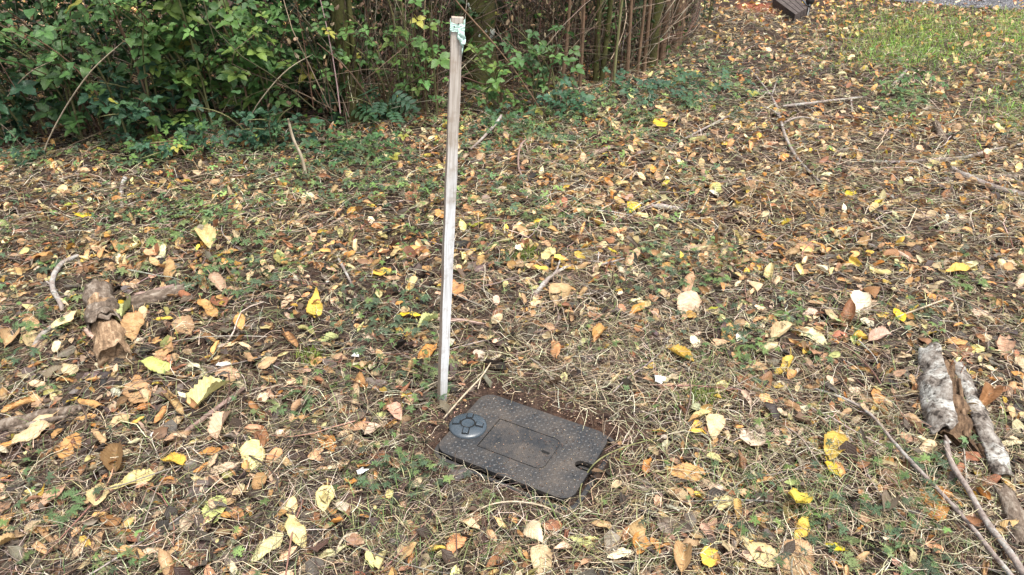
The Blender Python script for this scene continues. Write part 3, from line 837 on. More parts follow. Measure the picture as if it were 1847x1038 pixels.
m = (rs.uniform(0, 1, len(xy)) < gm * .85) & (rs.uniform(0, 1, len(xy)) < 3.2 * (lattice_noise(xy[:, 0] * 5, xy[:, 1] * 5, 52) - .16)) & (box_dist(xy[:, 0], xy[:, 1]) > .05)
xy = xy[m]
K = len(xy); hgt = rs.uniform(.005, .07, K); w = rs.randint(0, 3, K)
near = xy[:, 1] < 3.4
cl = (lattice_noise(xy[:, 0] * 2, xy[:, 1] * 2, 53) * 3 + rs.uniform(0, 2, K)).astype(int).clip(0, 4)
gc = jitter(WCOL[cl], rs, K, .25)
for i in range(3):
    for nr, T0 in ((True, FERN), (False, FERN_LO)):
        mm = (w == i) & (near == nr); k = mm.sum()
        if not k: continue
        b.stamp(T0[i], rotmats(rs.normal(0, .35, k), rs.normal(0, .35, k), rs.uniform(0, 6.28, k), rs.uniform(.018, .036, k) * (1.0 if nr else 1.75)), np.stack([xy[mm, 0], xy[mm, 1], gh(xy[mm, 0], xy[mm, 1]) + hgt[mm] + .01], -1), gc[mm])
tag(b.build("weed_cover", M_GREENS), "low ferny green weeds spreading through the fallen leaves", "ground cover", kind="stuff")

me_stem = None
fern_meshes = [mesh_np("leaf", *[FERN[i][0], FERN[i][1]], M_GREEN, None, FERN[i][2]) for i in range(3)]
def stem_mesh(rs):
    P = np.array([[(0, 0, -.1), (0, .18, .35), (0, .55, .75), (0, 1.0, .95)]], float)
    V, Qf = tubes(P, np.array([[.022, .02, .018, .014]]), 3)
    return mesh_np("stem", V, Qf, M_CANE)
stem_me = stem_mesh(rs)
weed_items = []
rnd = random.Random(21)
WP = [(120, 915, 50), (205, 1003, 46), (300, 870, 26), (535, 725, 40), (480, 738, 30), (685, 860, 44), (770, 870, 40), (745, 835, 34), (785, 655, 40), (788, 700, 34), (715, 690, 34), (880, 905, 28), (960, 895, 24), (640, 850, 30), (740, 590, 40), (690, 580, 44),
      (745, 540, 34), (660, 545, 34), (340, 505, 44), (430, 520, 40), (480, 500, 40), (250, 480, 36), (390, 480, 40), (150, 530, 40), (60, 575, 36), (45, 640, 34), (10, 650, 30), (450, 430, 40), (300, 430, 40), (360, 400, 40), (230, 440, 36), (400, 380, 38),
      (530, 480, 30), (600, 420, 26), (1330, 590, 36), (1350, 640, 40), (1370, 680, 30), (1420, 570, 36), (1210, 480, 36), (1250, 510, 36), (1180, 450, 32), (1290, 500, 32), (960, 400, 34), (900, 470, 28), (1610, 940, 52), (1560, 1000, 54), (1640, 1010, 56),
      (1480, 960, 50), (1700, 1020, 50), (1530, 905, 40), (1660, 830, 44), (1690, 870, 44), (1570, 790, 36), (1250, 640, 30), (1480, 640, 30), (1740, 510, 34), (1600, 190, 30), (1640, 170, 26), (1010, 245, 40), (950, 235, 36), (1150, 215, 34), (880, 440, 30),
      (620, 300, 40), (700, 330, 40), (560, 330, 36), (480, 300, 40), (235, 285, 44), (130, 365, 20), (660, 260, 40), (1240, 190, 30), (1330, 210, 26), (1100, 180, 30), (930, 330, 30), (1060, 380, 30), (1380, 480, 26), (1500, 430, 24), (1660, 560, 28), (90, 480, 34)]
for (px_, py_, sz) in WP:
    x, y, z = ung(px_, py_ + sz * .3)
    if float(box_dist(x, y)) < 0.035: continue
    spx = F / (y * CP + CAMH * SP)
    S = sz / spx * 1.15
    root = empty("weed_plant", (x, y, z))
    cn = rnd.randint(0, 4)
    nleaf = rnd.randint(6, 9)
    for k in range(nleaf):
        a = k * 2.4 + rnd.uniform(-.3, .3); l = S * rnd.uniform(.35, .6); hz = rnd.uniform(.5, 1.1)
        so = bpy.data.objects.new("stem", stem_me); COL.objects.link(so); so.parent = root
        so.rotation_euler = (0, 0, a); so.scale = (l, l, l * hz)
        lo = bpy.data.objects.new("leaf", rnd.choice(fern_meshes)); COL.objects.link(lo); lo.parent = root
        lo.location = (-math.sin(a) * l, math.cos(a) * l, l * .93 * hz)
        lo.rotation_euler = (rnd.uniform(-.5, .1), rnd.uniform(-.3, .3), a)
        q = S * rnd.uniform(.35, .6); lo.scale = (q, q, q)
        cc = WCOL[cn] * math.exp(rnd.gauss(0, .15)); lo.color = (*[float(v) for v in cc], 1)
    root["category"] = "weed"; root["group"] = "ferny green weeds among the leaves"
    weed_items.append((root, ("dark bluish green", "mid green", "fresh green", "deep green", "yellowish green")[cn], px_, py_))
label_all(weed_items, "ferny leaved weed")

# ------------------------------------------------------------ water meter box
def rrect(L, W, r, n=6, corners=(1, 1, 1, 1)):
    pts = []
    for (sx, sy, a0), rr in zip(((1, 1, 0), (-1, 1, 90), (-1, -1, 180), (1, -1, 270)), [r * c for c in corners]):
        cx, cy = sx * (L / 2 - rr), sy * (W / 2 - rr)
        m = n if rr > 0 else 0
        for k in range(m + 1):
            a = R(a0 + 90 * k / max(m, 1)); pts.append((cx + rr * math.cos(a), cy + rr * math.sin(a)))
    return pts
def plastic(name, base, dirt, rough=.5, fine=0, dirtamt=.8):
    t = NT(name)
    p = t.obj()
    n1 = t.noise(p, 9, 5, .65); n2 = t.noise(p, 120, 3, .7)
    c = t.mix(t.math('MULTIPLY', t.rng(t.math('ADD', t.math('MULTIPLY', n1, .75), t.math('MULTIPLY', n2, .25)), .42, .68), dirtamt), base, dirt)
    c = t.mix(t.math('MULTIPLY', t.rng(n2, .62, .7), .35), c, (.20, .15, .11))
    h = n2
    if fine:
        mp = t.n("ShaderNodeMapping"); mp.inputs['Scale'].default_value = (fine, fine, fine); t.l(p, mp.inputs['Vector'])
        ch = t.n("ShaderNodeTexChecker"); ch.inputs['Scale'].default_value = 1; t.l(mp.outputs[0], ch.inputs['Vector'])
        h = t.math('ADD', t.math('MULTIPLY', ch.outputs['Fac'], 1.0), t.math('MULTIPLY', n2, .3))
        c = t.mix(t.math('MULTIPLY', ch.outputs['Fac'], .35), c, t.mix(1.0, c, (1.7, 1.7, 1.7), 'MULTIPLY'))
    return t.surf(t.pri(c, t.rng(n1, .3, .7, rough - .1, rough + .2), t.bump(h, .5, .0015), .5))
M_LID = plastic("dark_grey_plastic_lid", (.016, .017, .019), (.070, .054, .041), .5)
M_LIDF = plastic("fine_checked_plastic", (.013, .014, .016), (.065, .051, .040), .5, 230)
M_RIM = plastic("black_plastic_rim", (.013, .014, .016), (.045, .036, .028), .5)
M_CAP = plastic("blue_black_plastic_cap", (.028, .040, .052), (.075, .082, .09), .22, 0, .5)
M_DARK = NT("cavity_shade_and_nail"); M_DARK = M_DARK.surf(M_DARK.pri((.006, .006, .006), .9))  # near-black: painted shade of lid cavities, and the nails' own colour

box = empty("water_meter_box", (BOX_C[0], BOX_C[1], 0), BOX_A)
tag(box, "dark grey plastic water meter box set in bare soil beside the stake", "meter box")
ZT = .009
def extr(pts, z0, z1, bottom=True):
    n = len(pts)
    V = [(x, y, z0) for x, y in pts] + [(x, y, z1) for x, y in pts]
    Fc = [(i, (i + 1) % n, n + (i + 1) % n, n + i) for i in range(n)] + [tuple(range(n, 2 * n))]
    if bottom: Fc.append(tuple(range(n - 1, -1, -1)))
    return V, Fc
# rim, sits slightly askew below the lid
out = rrect(BOX_L + .034, BOX_W + .030, .05); inn = rrect(BOX_L + .004, BOX_W + .004, .035)
n = len(out)
V = [(x * 1.015, y * 1.015, -.14) for x, y in out] + [(x, y, .002) for x, y in out] + [(x, y, .002) for x, y in inn] + [(x, y, -.14) for x, y in inn]
Fc = []
for k in range(3):
    for i in range(n): Fc.append((k * n + i, k * n + (i + 1) % n, (k + 1) * n + (i + 1) % n, (k + 1) * n + i))
rim = mk("rim", V, Fc, M_RIM, box)
rim.location = (.014, -.013, 0.001); rim.rotation_euler = (0, 0, R(-2.2)); bevel(rim, .003)
# lid plate with pull notch, hatch recess, cap hole: built by boolean on a thick plate
lp = rrect(BOX_L, BOX_W, .045)
V, Fc = extr(lp, ZT - .016, ZT)
lid = mk("lid", V, Fc, M_LID, box)
lid.rotation_euler = (R(-.6), R(.8), 0)
def cutter(pts, z0, z1):
    V, Fc = extr(pts, z0, z1)
    me = bpy.data.meshes.new("c"); me.from_pydata(V, [], Fc); me.update()
    o = bpy.data.objects.new("c", me); COL.objects.link(o); o.parent = box; return o
def boxuv(px, py):
    x, y = un(px, py, ZT)
    u, v = box_local(x, y); return float(u), float(v)
hA, hB, hC, hD = boxuv(899, 755), boxuv(863, 805), boxuv(975, 850), boxuv(1018, 795)
hu0 = (hA[0] + hB[0]) / 2; hu1 = (hC[0] + hD[0]) / 2 ; hv0 = (hB[1] + hC[1]) / 2; hv1 = (hA[1] + hD[1]) / 2
hcx, hcy, hL_, hW_ = (hu0 + hu1) / 2, (hv0 + hv1) / 2, hu1 - hu0, hv1 - hv0
hatch_out = [(x + hcx, y + hcy) for x, y in rrect(hL_, hW_, .028, 6, (1, 0.02, 0.02, 1))]
pu, pv = boxuv(1064, 843)
pu = BOX_L / 2 - .026
def slotpts(cx, cy, L, W, a=0, n=6):
    pts = []
    for k in range(n + 1):
        q = R(-90 + 180 * k / n); pts.append((L / 2 - W / 2 + W / 2 * math.cos(q), W / 2 * math.sin(q)))
    for k in range(n + 1):
        q = R(90 + 180 * k / n); pts.append((-L / 2 + W / 2 + W / 2 * math.cos(q), W / 2 * math.sin(q)))
    return [(cx + x * math.cos(a) - y * math.sin(a), cy + x * math.sin(a) + y * math.cos(a)) for x, y in pts]
cuts = [cutter(hatch_out, ZT - .005, ZT + .01), cutter(slotpts(pu + .018, pv, .088, .036), ZT - .03, ZT + .01)]
for cobj in cuts:
    m = lid.modifiers.new("cut", 'BOOLEAN'); m.object = cobj; m.operation = 'DIFFERENCE'; m.solver = 'EXACT'
bpy.context.view_layer.update()
dg = bpy.context.evaluated_depsgraph_get()
newme = bpy.data.meshes.new_from_object(lid.evaluated_get(dg))
lid.modifiers.clear(); lid.data = newme; newme.name = "lid"
for cobj in cuts: bpy.data.objects.remove(cobj)
bevel(lid, .0018)
# hatch insert, fine checked surface, slightly smaller than the recess
hp = [(x + hcx, y + hcy) for x, y in rrect(hL_ - .006, hW_ - .006, .026, 6, (1, 0.03, 0.03, 1))]
V, Fc = extr(hp, -.003, .0035)
hatch = mk("hatch", V, Fc, M_LIDF, lid); hatch.location = (0, 0, ZT - .0036); bevel(hatch, .001)
for_slot = boxuv(984, 816)
V, Fc = extr(slotpts(*for_slot, .028, .010), 0, .0006)
sl = mk("finger_slot_shade", V, Fc, M_DARK, lid); sl.location = (0, 0, ZT + .0003)  # flat dark plate painted for the slot's inner shade
V, Fc = extr(slotpts(for_slot[0], for_slot[1], .040, .019), 0, .0012)
# plain panel of the hatch's hinge end
V, Fc = extr([(hu0 + .006, hv0 + .006), (hu0 + .045, hv0 + .006), (hu0 + .045, hv1 - .006), (hu0 + .006, hv1 - .006)], 0, .0010)
hp2 = mk("hinge_panel", V, Fc, M_LIDF, lid); hp2.location = (0, 0, ZT + .0000)
# near-black sheet painted for shade in the pull hole, with two bars
V, Fc = extr(slotpts(pu + .006, pv, .050, .028), 0, .002)
ph_ = mk("pull_recess_shade", V, Fc, M_DARK, lid); ph_.location = (0, 0, ZT - .0175)
V, Fc = extr([(pu - .012, pv - .003), (pu + .022, pv - .003), (pu + .022, pv + .003), (pu - .012, pv + .003)], 0, .005)
pb = mk("pull_bar", V, Fc, M_RIM, lid); pb.location = (0, 0, ZT - .014); bevel(pb, .001)
# cap
du, dv = boxuv(844, 771)
CR = .061
prof = [(CR, 0), (CR, .006), (CR * .95, .009), (CR * .80, .012), (CR * .60, .0145), (CR * .36, .016), (CR * .30, .0135), (CR * .12, .0135), (.0005, .014)]
V = []; Fc = []
ns = 40
for r_, z_ in prof:
    for k in range(ns): V.append((r_ * math.cos(2 * math.pi * k / ns), r_ * math.sin(2 * math.pi * k / ns), z_))
for i in range(len(prof) - 1):
    for k in range(ns): Fc.append((i * ns + k, i * ns + (k + 1) % ns, (i + 1) * ns + (k + 1) % ns, (i + 1) * ns + k))
cap = mk("round_cap", V, Fc, M_CAP, lid, True); cap.location = (du, dv, ZT - .001)
V = []; Fc = []
for k in range(ns):
    for r_ in (.0205, .0245): V.append((r_ * math.cos(2 * math.pi * k / ns), r_ * math.sin(2 * math.pi * k / ns), 0))
for k in range(ns): Fc.append((2 * k, 2 * k + 1, (2 * k + 3) % (2 * ns), (2 * k + 2) % (2 * ns)))
gr_ = mk("cap_groove_shade", V, Fc, M_DARK, cap); gr_.location = (0, 0, .0168)  # flat dark ring painted for the groove's shade
for k in range(4):
    a = R(27.7 + 90 * k + 90 - 8)
    V, Fc = extr(rrect(.026, .023, .003), 0, .003)
    tb = mk("cap_pocket_shade", V, Fc, M_DARK, cap); tb.location = (math.cos(a) * .037, math.sin(a) * .037, .0118); tb.rotation_euler = (0, R(9), a)  # dark plates painted for shade around the lugs
    V, Fc = extr(rrect(.022, .017, .003), 0, .0085)
    tb = mk("cap_lug", V, Fc, M_CAP, cap); tb.location = (math.cos(a) * .037, math.sin(a) * .037, .0115); tb.rotation_euler = (0, R(9), a); bevel(tb, .002)
# diamond tread lugs
b = Batch()
sp = .0155
us = np.arange(-BOX_L / 2 + .014, BOX_L / 2 - .008, sp); vs = np.arange(-BOX_W / 2 + .012, BOX_W / 2 - .008, sp)
lug = (np.array([(-.5, -.14, 0), (.5, -.14, 0), (.5, .14, 0), (-.5, .14, 0), (-.36, -.06, .20), (.36, -.06, .20), (.36, .06, .20), (-.36, .06, .20)], float), np.array([(0, 1, 5, 4), (1, 2, 6, 5), (2, 3, 7, 6), (3, 0, 4, 7), (4, 5, 6, 7)]), np.zeros((8, 2)))
T = []; A = []
for i, uu in enumerate(us):
    for j, vv in enumerate(vs):
        if hu0 - .007 < uu < hu1 + .008 and hv0 - .007 < vv < hv1 + .007: continue
        if math.hypot(uu - du, vv - dv) < CR + .006: continue
        if abs(vv - pv) < .024 and uu > pu - .03: continue
        if abs(uu) > BOX_L / 2 - .035 and abs(vv) > BOX_W / 2 - .035 and math.hypot(abs(uu) - BOX_L / 2 + .045, abs(vv) - BOX_W / 2 + .045) > .034: continue
        T.append((uu, vv, ZT - .0002)); A.append(R(45) if (i + j) % 2 else R(-45))
K = len(T)
b.stamp(lug, rotmats(np.zeros(K), np.zeros(K), np.array(A), np.full(K, .0112)), np.array(T), np.full((K, 3), .04))
M_LUG = plastic("worn_tread_plastic", (.030, .032, .036), (.075, .063, .052), .5)
o = b.build("tread_pattern", M_LUG, lid, smooth=False); o["kind"] = "stuff"
# crumbs lying on the lid
b = Batch(); K = 1100
T = np.stack([rs.uniform(-BOX_L / 2 + .01, BOX_L / 2 - .01, K), rs.uniform(-BOX_W / 2 + .01, BOX_W / 2 - .01, K), np.full(K, ZT + .0015)], -1)
cA, sA = math.cos(BOX_A), math.sin(BOX_A)
T = np.stack([BOX_C[0] + T[:, 0] * cA - T[:, 1] * sA, BOX_C[1] + T[:, 0] * sA + T[:, 1] * cA, T[:, 2] + .0005], -1)
m = rs.uniform(0, 1, K) < .10 + .35 * (lattice_noise(T[:, 0] * 14, T[:, 1] * 14, 61) > .6) + 1.2 * np.exp(box_dist(T[:, 0], T[:, 1]) / .012)
T = T[m]; K = len(T)
b.stamp((ico * [1.5, .8, .3], icf, np.zeros((6, 2))), rotmats(np.zeros(K), np.zeros(K), rs.uniform(0, 6, K), rs.uniform(.0007, .0024, K)), T, jitter(np.array([(.16,.10,.07),(.30,.22,.15),(.50,.42,.30),(.09,.06,.045)])[rs.choice(4, K, p=[.38,.18,.06,.38])], rs, K, .3))
tag(b.build("lid_crumbs", M_STRAW, smooth=False), "pale crumbs and seed husks lying on the meter box lid", "crumbs", kind="stuff")

# ------------------------------------------------------------ stake with tape
def stake():
    t = NT("weathered_stake_wood_shaded")
    mp = t.n("ShaderNodeMapping"); mp.inputs['Scale'].default_value = (190, 190, 5); t.l(t.obj(), mp.inputs['Vector'])
    n1 = t.noise(mp.outputs[0], 1, 5, .7); n2 = t.noise(t.obj(), 16, 4, .7)
    sx = t.n("ShaderNodeSeparateXYZ"); t.l(t.obj(), sx.inputs[0])
    c = t.ramp(n1, [(.3, (.13, .10, .075)), (.5, (.29, .24, .19)), (.7, (.46, .41, .35))])  # remaining faces also coloured darker as the shaded sides
    c = t.mix(t.math('MULTIPLY', t.rng(n2, .48, .62), .6), c, (.22, .15, .11))
    low = t.rng(t.math('ADD', sx.outputs[2], t.math('MULTIPLY', n2, .25)), .02, .38, 1, 0)
    c = t.mix(t.math('MULTIPLY', low, .55), c, (.17, .13, .085))
    mat = t.surf(t.pri(c, .8, t.bump(n1, .5, .0015), .25))
    # whitish weathering on the broad face, also coloured lighter as the lit side
    t = NT("whitened_stake_wood_lit")
    mp = t.n("ShaderNodeMapping"); mp.inputs['Scale'].default_value = (190, 190, 5); t.l(t.obj(), mp.inputs['Vector'])
    n1 = t.noise(mp.outputs[0], 1, 5, .7); n2 = t.noise(t.obj(), 16, 4, .7)
    sx = t.n("ShaderNodeSeparateXYZ"); t.l(t.obj(), sx.inputs[0])
    c0 = t.ramp(n1, [(.3, (.20, .165, .135)), (.5, (.38, .335, .29)), (.7, (.54, .50, .45))])
    c1 = t.ramp(n1, [(.3, (.38, .37, .36)), (.5, (.58, .59, .60)), (.7, (.72, .73, .75))])
    c = t.mix(t.rng(t.math('ADD', sx.outputs[2], t.math('MULTIPLY', n2, .4)), .85, 1.15, 1, 0), c0, c1)
    low = t.rng(t.math('ADD', sx.outputs[2], t.math('MULTIPLY', n2, .25)), .05, .3, 1, 0)
    vo = t.n('ShaderNodeTexVoronoi'); vo.inputs['Scale'].default_value = 9; t.l(t.obj(), vo.inputs['Vector'])
    c = t.mix(t.math('MULTIPLY', t.rng(vo.outputs['Distance'], .03, .10, 1, 0), .7), c, (.16, .10, .07))
    c = t.mix(t.math('MULTIPLY', t.rng(n2, .52, .66), .5), c, (.26, .20, .15))
    c = t.mix(t.math('MULTIPLY', low, .75), c, (.14, .11, .08))
    mat2 = t.surf(t.pri(c, .8, t.bump(n1, .5, .0015), .25))
    bx, by, bz = ung(797, 726)
    top = at_y(825, 31, by - .01)
    base = Vector((bx, by, bz - .14))
    root = empty("wooden_stake", (bx, by, bz))
    tag(root, "thin weathered wooden stake with mint tape around its top, standing behind the meter box", "stake")
    axisv = top - Vector((bx, by, bz)); H = axisv.length
    q = Vector((0, 0, 1)).rotation_difference(axisv).to_euler()
    n = 40
    V = []; Fc = []; mi = []
    W, D = .0305, .018
    def sec(s):   # s 0..1 above ground ; returns (w,d,angle)
        a = R(38) * (1 - s) ** 0.8 + R(4)
        if s < 0: a = R(42)
        return W * (1 - .02 * math.sin(s * 9)), D, a
    zs = [-.14, -.02] + [H * k / n for k in range(n + 1)]
    base_x = Vector((1, 0, 0))
    for z in zs:
        s = z / H
        w, d, a = sec(s)
        if z < 0: k = .15 if z < -.1 else .8; w *= k; d *= k
        if 0 <= s < .06: w *= .8 + .2 * s / .06
        for cx, cy in ((-1, -1), (1, -1), (1, 1), (-1, 1)):
            x = cx * w / 2 + .0006 * math.sin(z * 31 + cx); y = cy * d / 2 + .0006 * math.sin(z * 23 + cy)
            # broad front face turns towards the right going down
            V.append((x * math.cos(a) - y * math.sin(a), x * math.sin(a) + y * math.cos(a), z))
    m_ = len(zs)
    for i in range(m_ - 1):
        for k in range(4): Fc.append((i * 4 + k, i * 4 + (k + 1) % 4, (i + 1) * 4 + (k + 1) % 4, (i + 1) * 4 + k)); mi.append(1 if k == 0 else 0)
    Fc.append(((m_ - 1) * 4, (m_ - 1) * 4 + 1, (m_ - 1) * 4 + 2, (m_ - 1) * 4 + 3)); mi.append(0)
    Fc.append((3, 2, 1, 0)); mi.append(0)
    sh = mk("shaft", V, Fc, mat, root)
    sh.data.materials.append(mat2)
    for p_, k in zip(sh.data.polygons, mi): p_.material_index = k
    sh.rotation_euler = q; bevel(sh, .0012, 2)
    # tape wrapped round the top
    t = NT("mint_flagging_tape")
    n1 = t.noise(t.obj(), 60, 4, .7)
    c = t.ramp(n1, [(.3, (.50, .70, .62)), (.6, (.60, .80, .72)), (.8, (.68, .84, .77))])
    pr = t.pri(c, .35, t.bump(n1, .4, .002), .5)
    tr = t.n("ShaderNodeBsdfTranslucent"); t.l(c, tr.inputs[0])
    mx = t.n("ShaderNodeMixShader"); mx.inputs[0].default_value = .2; t.l(pr, mx.inputs[1]); t.l(tr.outputs[0], mx.inputs[2])
    tape_m = t.surf(mx.outputs[0])
    rs2 = np.random.RandomState(5)
    per = []
    for (x0, y0), (x1, y1) in zip([(-1, -1), (1, -1), (1, 1), (-1, 1)], [(1, -1), (1, 1), (-1, 1), (-1, -1)]):
        for k in range(5): per.append((x0 + (x1 - x0) * k / 5, y0 + (y1 - y0) * k / 5))
    rows = 10; V = []; Fc = []
    a = R(4)
    for r in range(rows + 1):
        f = r / rows
        for i, (cx, cy) in enumerate(per):
            u = i / len(per)
            zt = H - .010 - .006 * math.sin(u * 12); zb = H - .042 - .011 * math.sin(u * 2 * math.pi * 2 + 4.2) - .004 * math.sin(u * 30)
            g_ = .0016 + .0020 * abs(math.sin(f * 14 + cx * 3)) * (1.6 if cx > 0 else .5)
            x = cx * (W / 2 + g_); y = cy * (D / 2 + g_)
            V.append((x * math.cos(a) - y * math.sin(a), x * math.sin(a) + y * math.cos(a), zb + (zt - zb) * f))
    m_ = len(per)
    for r in range(rows):
        for i in range(m_): Fc.append((r * m_ + i, r * m_ + (i + 1) % m_, (r + 1) * m_ + (i + 1) % m_, (r + 1) * m_ + i))
    tp = mk("tape", V, Fc, tape_m, root, False); tp.rotation_euler = q
    sd_ = tp.modifiers.new("thick", 'SOLIDIFY'); sd_.thickness = .0006
    # torn, crumpled tails on the right side
    for k, (z0, ln, wd, tw) in enumerate(((H - .030, .034, .022, .5), (H - .044, .040, .016, -.6), (H - .038, .026, .020, 1.2))):
        V = []; Fc = []
        for r in range(7):
            f = r / 6
            for c_ in (-1, 0, 1):
                aa = tw * f
                ww = wd / 2 * (1 - .3 * f * (k != 1)) * (.4 + .6 * min(1, f * 3))
                V.append((W / 2 - .012 + .016 * math.sin(f * 2.2) + c_ * ww * math.sin(aa + .6) * .7, -D / 2 - .003 - .004 * math.sin(f * 6 + k) - c_ * ww * .3 * math.cos(aa) * .5, z0 - ln * f + c_ * ww * math.cos(aa + .6) + .002 * math.sin(f * 19 + c_)))
        for r in range(6):
            for c_ in range(2): Fc.append((r * 3 + c_, r * 3 + c_ + 1, r * 3 + 4 + c_, r * 3 + 3 + c_))
        tl = mk("tape_tail", V, Fc, tape_m, tp, True)
        s2 = tl.modifiers.new("thick", 'SOLIDIFY'); s2.thickness = .0006
    # two nail heads
    for (x_, z_) in ((-.006, H - .022), (.004, H - .014)):
        V = []; Fc = []
        for k in range(10): V.append((.0016 * math.cos(k * .628), 0, .0016 * math.sin(k * .628)))
        for k in range(10): V.append((.0016 * math.cos(k * .628), -.0012, .0016 * math.sin(k * .628)))
        Fc = [tuple(range(10, 20))] + [(k, (k + 1) % 10, 10 + (k + 1) % 10, 10 + k) for k in range(10)]
        nl = mk("nail", V, Fc, M_DARK, sh); nl.location = (x_, -D / 2 - .004, z_)
    return root
stake()

# ------------------------------------------------------------ branches, sticks, logs
def rough_tube(name, pts, rads, mat, parent=None, sides=10, seg=3, bump=.12, seed=0, cap=True):
    """irregular tube through points (world or parent space); returns object"""
    pts = [Vector(p) for p in pts]
    P = []; Rr = []
    m = len(pts)
    for i in range(m - 1):
        p0 = pts[max(i - 1, 0)]; p1 = pts[i]; p2 = pts[i + 1]; p3 = pts[min(i + 2, m - 1)]
        for k in range(seg):
            t_ = k / seg
            q = .5 * ((2 * p1) + (-p0 + p2) * t_ + (2 * p0 - 5 * p1 + 4 * p2 - p3) * t_ ** 2 + (-p0 + 3 * p1 - 3 * p2 + p3) * t_ ** 3)
            P.append(q); Rr.append(rads[i] * (1 - t_) + rads[i + 1] * t_)
    P.append(pts[-1]); Rr.append(rads[-1])
    PA = np.array([list(p) for p in P])[None]; RA = np.array(Rr)[None]
    V, Qf = tubes(PA, RA, sides)
    V = V.reshape(-1, sides, 3); C = PA[0][:, None, :]
    rel = V - C
    for i in range(len(P)):
        for j in range(sides):
            v = V[i, j]
            nz = mn.noise(Vector(v * (0.35 / max(Rr[i], .003))) + Vector((seed * 7.1, 0, 0)))
            rel[i, j] *= 1 + bump * 2 * nz
    V = (C + rel).reshape(-1, 3)
    F_ = [tuple(q) for q in Qf]
    if cap: F_ += [tuple(range(sides)), tuple(range(len(V) - 1, len(V) - 1 - sides, -1))]
    return mk(name, V, F_, mat, parent, True)

def ground_pts(pl, lift=.012):
    out = []
    for p in pl:
        x, y, z = ung(p[0], p[1])
        lf = p[3] if len(p) > 3 else lift
        # a lifted point must still lie on the pixel's line of sight
        x, y = un(p[0], p[1], z + lf)
        out.append((x, y, z + lf))
    return out
def stick(name, label, cat, pl, mat, forks=(), sides=8, bump=.12, seed=0, group=None):
    """pl: list of (px,py,diameter_px[,lift])"""
    P = ground_pts(pl)
    rad = [p[2] / 2 / (F / (q[1] * CP + CAMH * SP)) for p, q in zip(pl, P)]
    root = empty(name, P[0]); tag(root, label, cat, group)
    inv = Vector(P[0])
    o = rough_tube("stem", [Vector(p) - inv for p in P], rad, mat, root, sides, 4, bump, seed)
    for k, fk in enumerate(forks):
        P2 = ground_pts(fk); rad2 = [p[2] / 2 / (F / (q[1] * CP + CAMH * SP)) for p, q in zip(fk, P2)]
        rough_tube("twig", [Vector(p) - inv for p in P2], rad2, mat, root, max(5, sides - 2), 3, bump, seed + k + 1)
    return root
GB = "fallen sticks and branches"
stick("fallen_branch", "forked grey fallen branch with side twigs, lying among leaves at upper right", "branch",
      [(1355, 128, 3), (1385, 165, 4, .03), (1403, 200, 6, .03), (1416, 245, 6, .03), (1434, 280, 6, .02), (1455, 305, 5), (1482, 332, 4)], M_BARK_GREY,
      [[(1358, 160, 2), (1392, 172, 4, .05)], [(1403, 140, 2), (1392, 172, 4, .05)], [(1350, 185, 2), (1385, 195, 3, .03), (1404, 208, 4, .04)], [(1414, 222, 4, .04), (1440, 212, 4, .04), (1475, 216, 3, .02), (1500, 222, 2)]], seed=2, group=GB)
stick("fallen_branch", "straight grey branch with upright spur, crossing right of the forked fallen branch", "branch", [(1412, 192, 5, .03), (1460, 187, 6, .03), (1510, 181, 5, .03), (1562, 175, 3)], M_BARK_GREY, [[(1535, 180, 4, .03), (1538, 212, 3)]], seed=5, group=GB)
stick("fallen_branch", "dark straight stick lying just below the straight grey branch", "stick", [(1455, 212, 4), (1510, 210, 5), (1590, 212, 3)], M_BARK_BROWN, seed=6, group=GB)
stick("fallen_branch", "long pale barked branch lying level near the right edge", "branch", [(1560, 290, 4, .005), (1620, 293, 6, .015), (1680, 289, 6, .012), (1740, 284, 6, .02), (1790, 271, 6, .02), (1846, 260, 5, .02)], M_BARK_GREY, [[(1740, 283, 5, .03), (1725, 268, 2)]], seed=7, group=GB)
stick("fallen_branch", "thick grey stick curving down to the right edge", "stick", [(1718, 305, 9, .03), (1745, 320, 12, .03), (1790, 338, 12, .02), (1850, 354, 11, .02)], M_BARK_GREY, seed=8, group=GB)
stick("fallen_branch", "dark brown stick behind the thick grey one at the right edge", "stick", [(1740, 322, 10), (1790, 321, 12), (1850, 320, 12)], M_BARK_DARK, seed=9, group=GB)
stick("fallen_branch", "short dark stump-like stick end near the right edge grass", "stick", [(1688, 222, 11, .04), (1698, 245, 13, .02), (1710, 262, 10)], M_BARK_DARK, seed=10, group=GB)
stick("lichened_twig", "mossy lichen covered twig pointing at the stake, right of it", "twig", [(962, 536, 7), (975, 520, 9), (990, 503, 9, .02), (1012, 487, 7, .02), (1030, 480, 4)], M_BARK_GREY, [[(990, 503, 5, .02), (1002, 492, 4, .04), (1010, 470, 2, .05)], [(1000, 495, 5, .02), (1025, 505, 3)]], bump=.3, seed=11, group=GB)
stick("lichened_twig", "thin grey twig with a short upright spur, right of the lichened twig", "twig", [(1070, 481, 3), (1095, 475, 4, .03), (1128, 466, 3, .02)], M_BARK_GREY, [[(1078, 480, 3, .02), (1080, 455, 2, .05)]], seed=12, group=GB)
stick("reddish_stick", "smooth pinkish brown stick lying behind the stake", "stick", [(760, 570, 9), (800, 578, 10), (835, 580, 10), (866, 586, 8)], M_REDSTICK, bump=.06, seed=13, group=GB)
stick("reddish_stick", "pinkish pale stick lying behind the middle of the ground", "stick", [(1058, 284, 6), (1080, 274, 9, .02), (1114, 262, 7, .02)], M_REDSTICK, bump=.08, seed=14, group=GB)
stick("fallen_branch", "short pale stick with grey bark in the middle distance right of the stake", "stick", [(1175, 372, 9), (1200, 375, 11), (1232, 378, 9)], M_BARK_GREY, seed=15, group=GB)
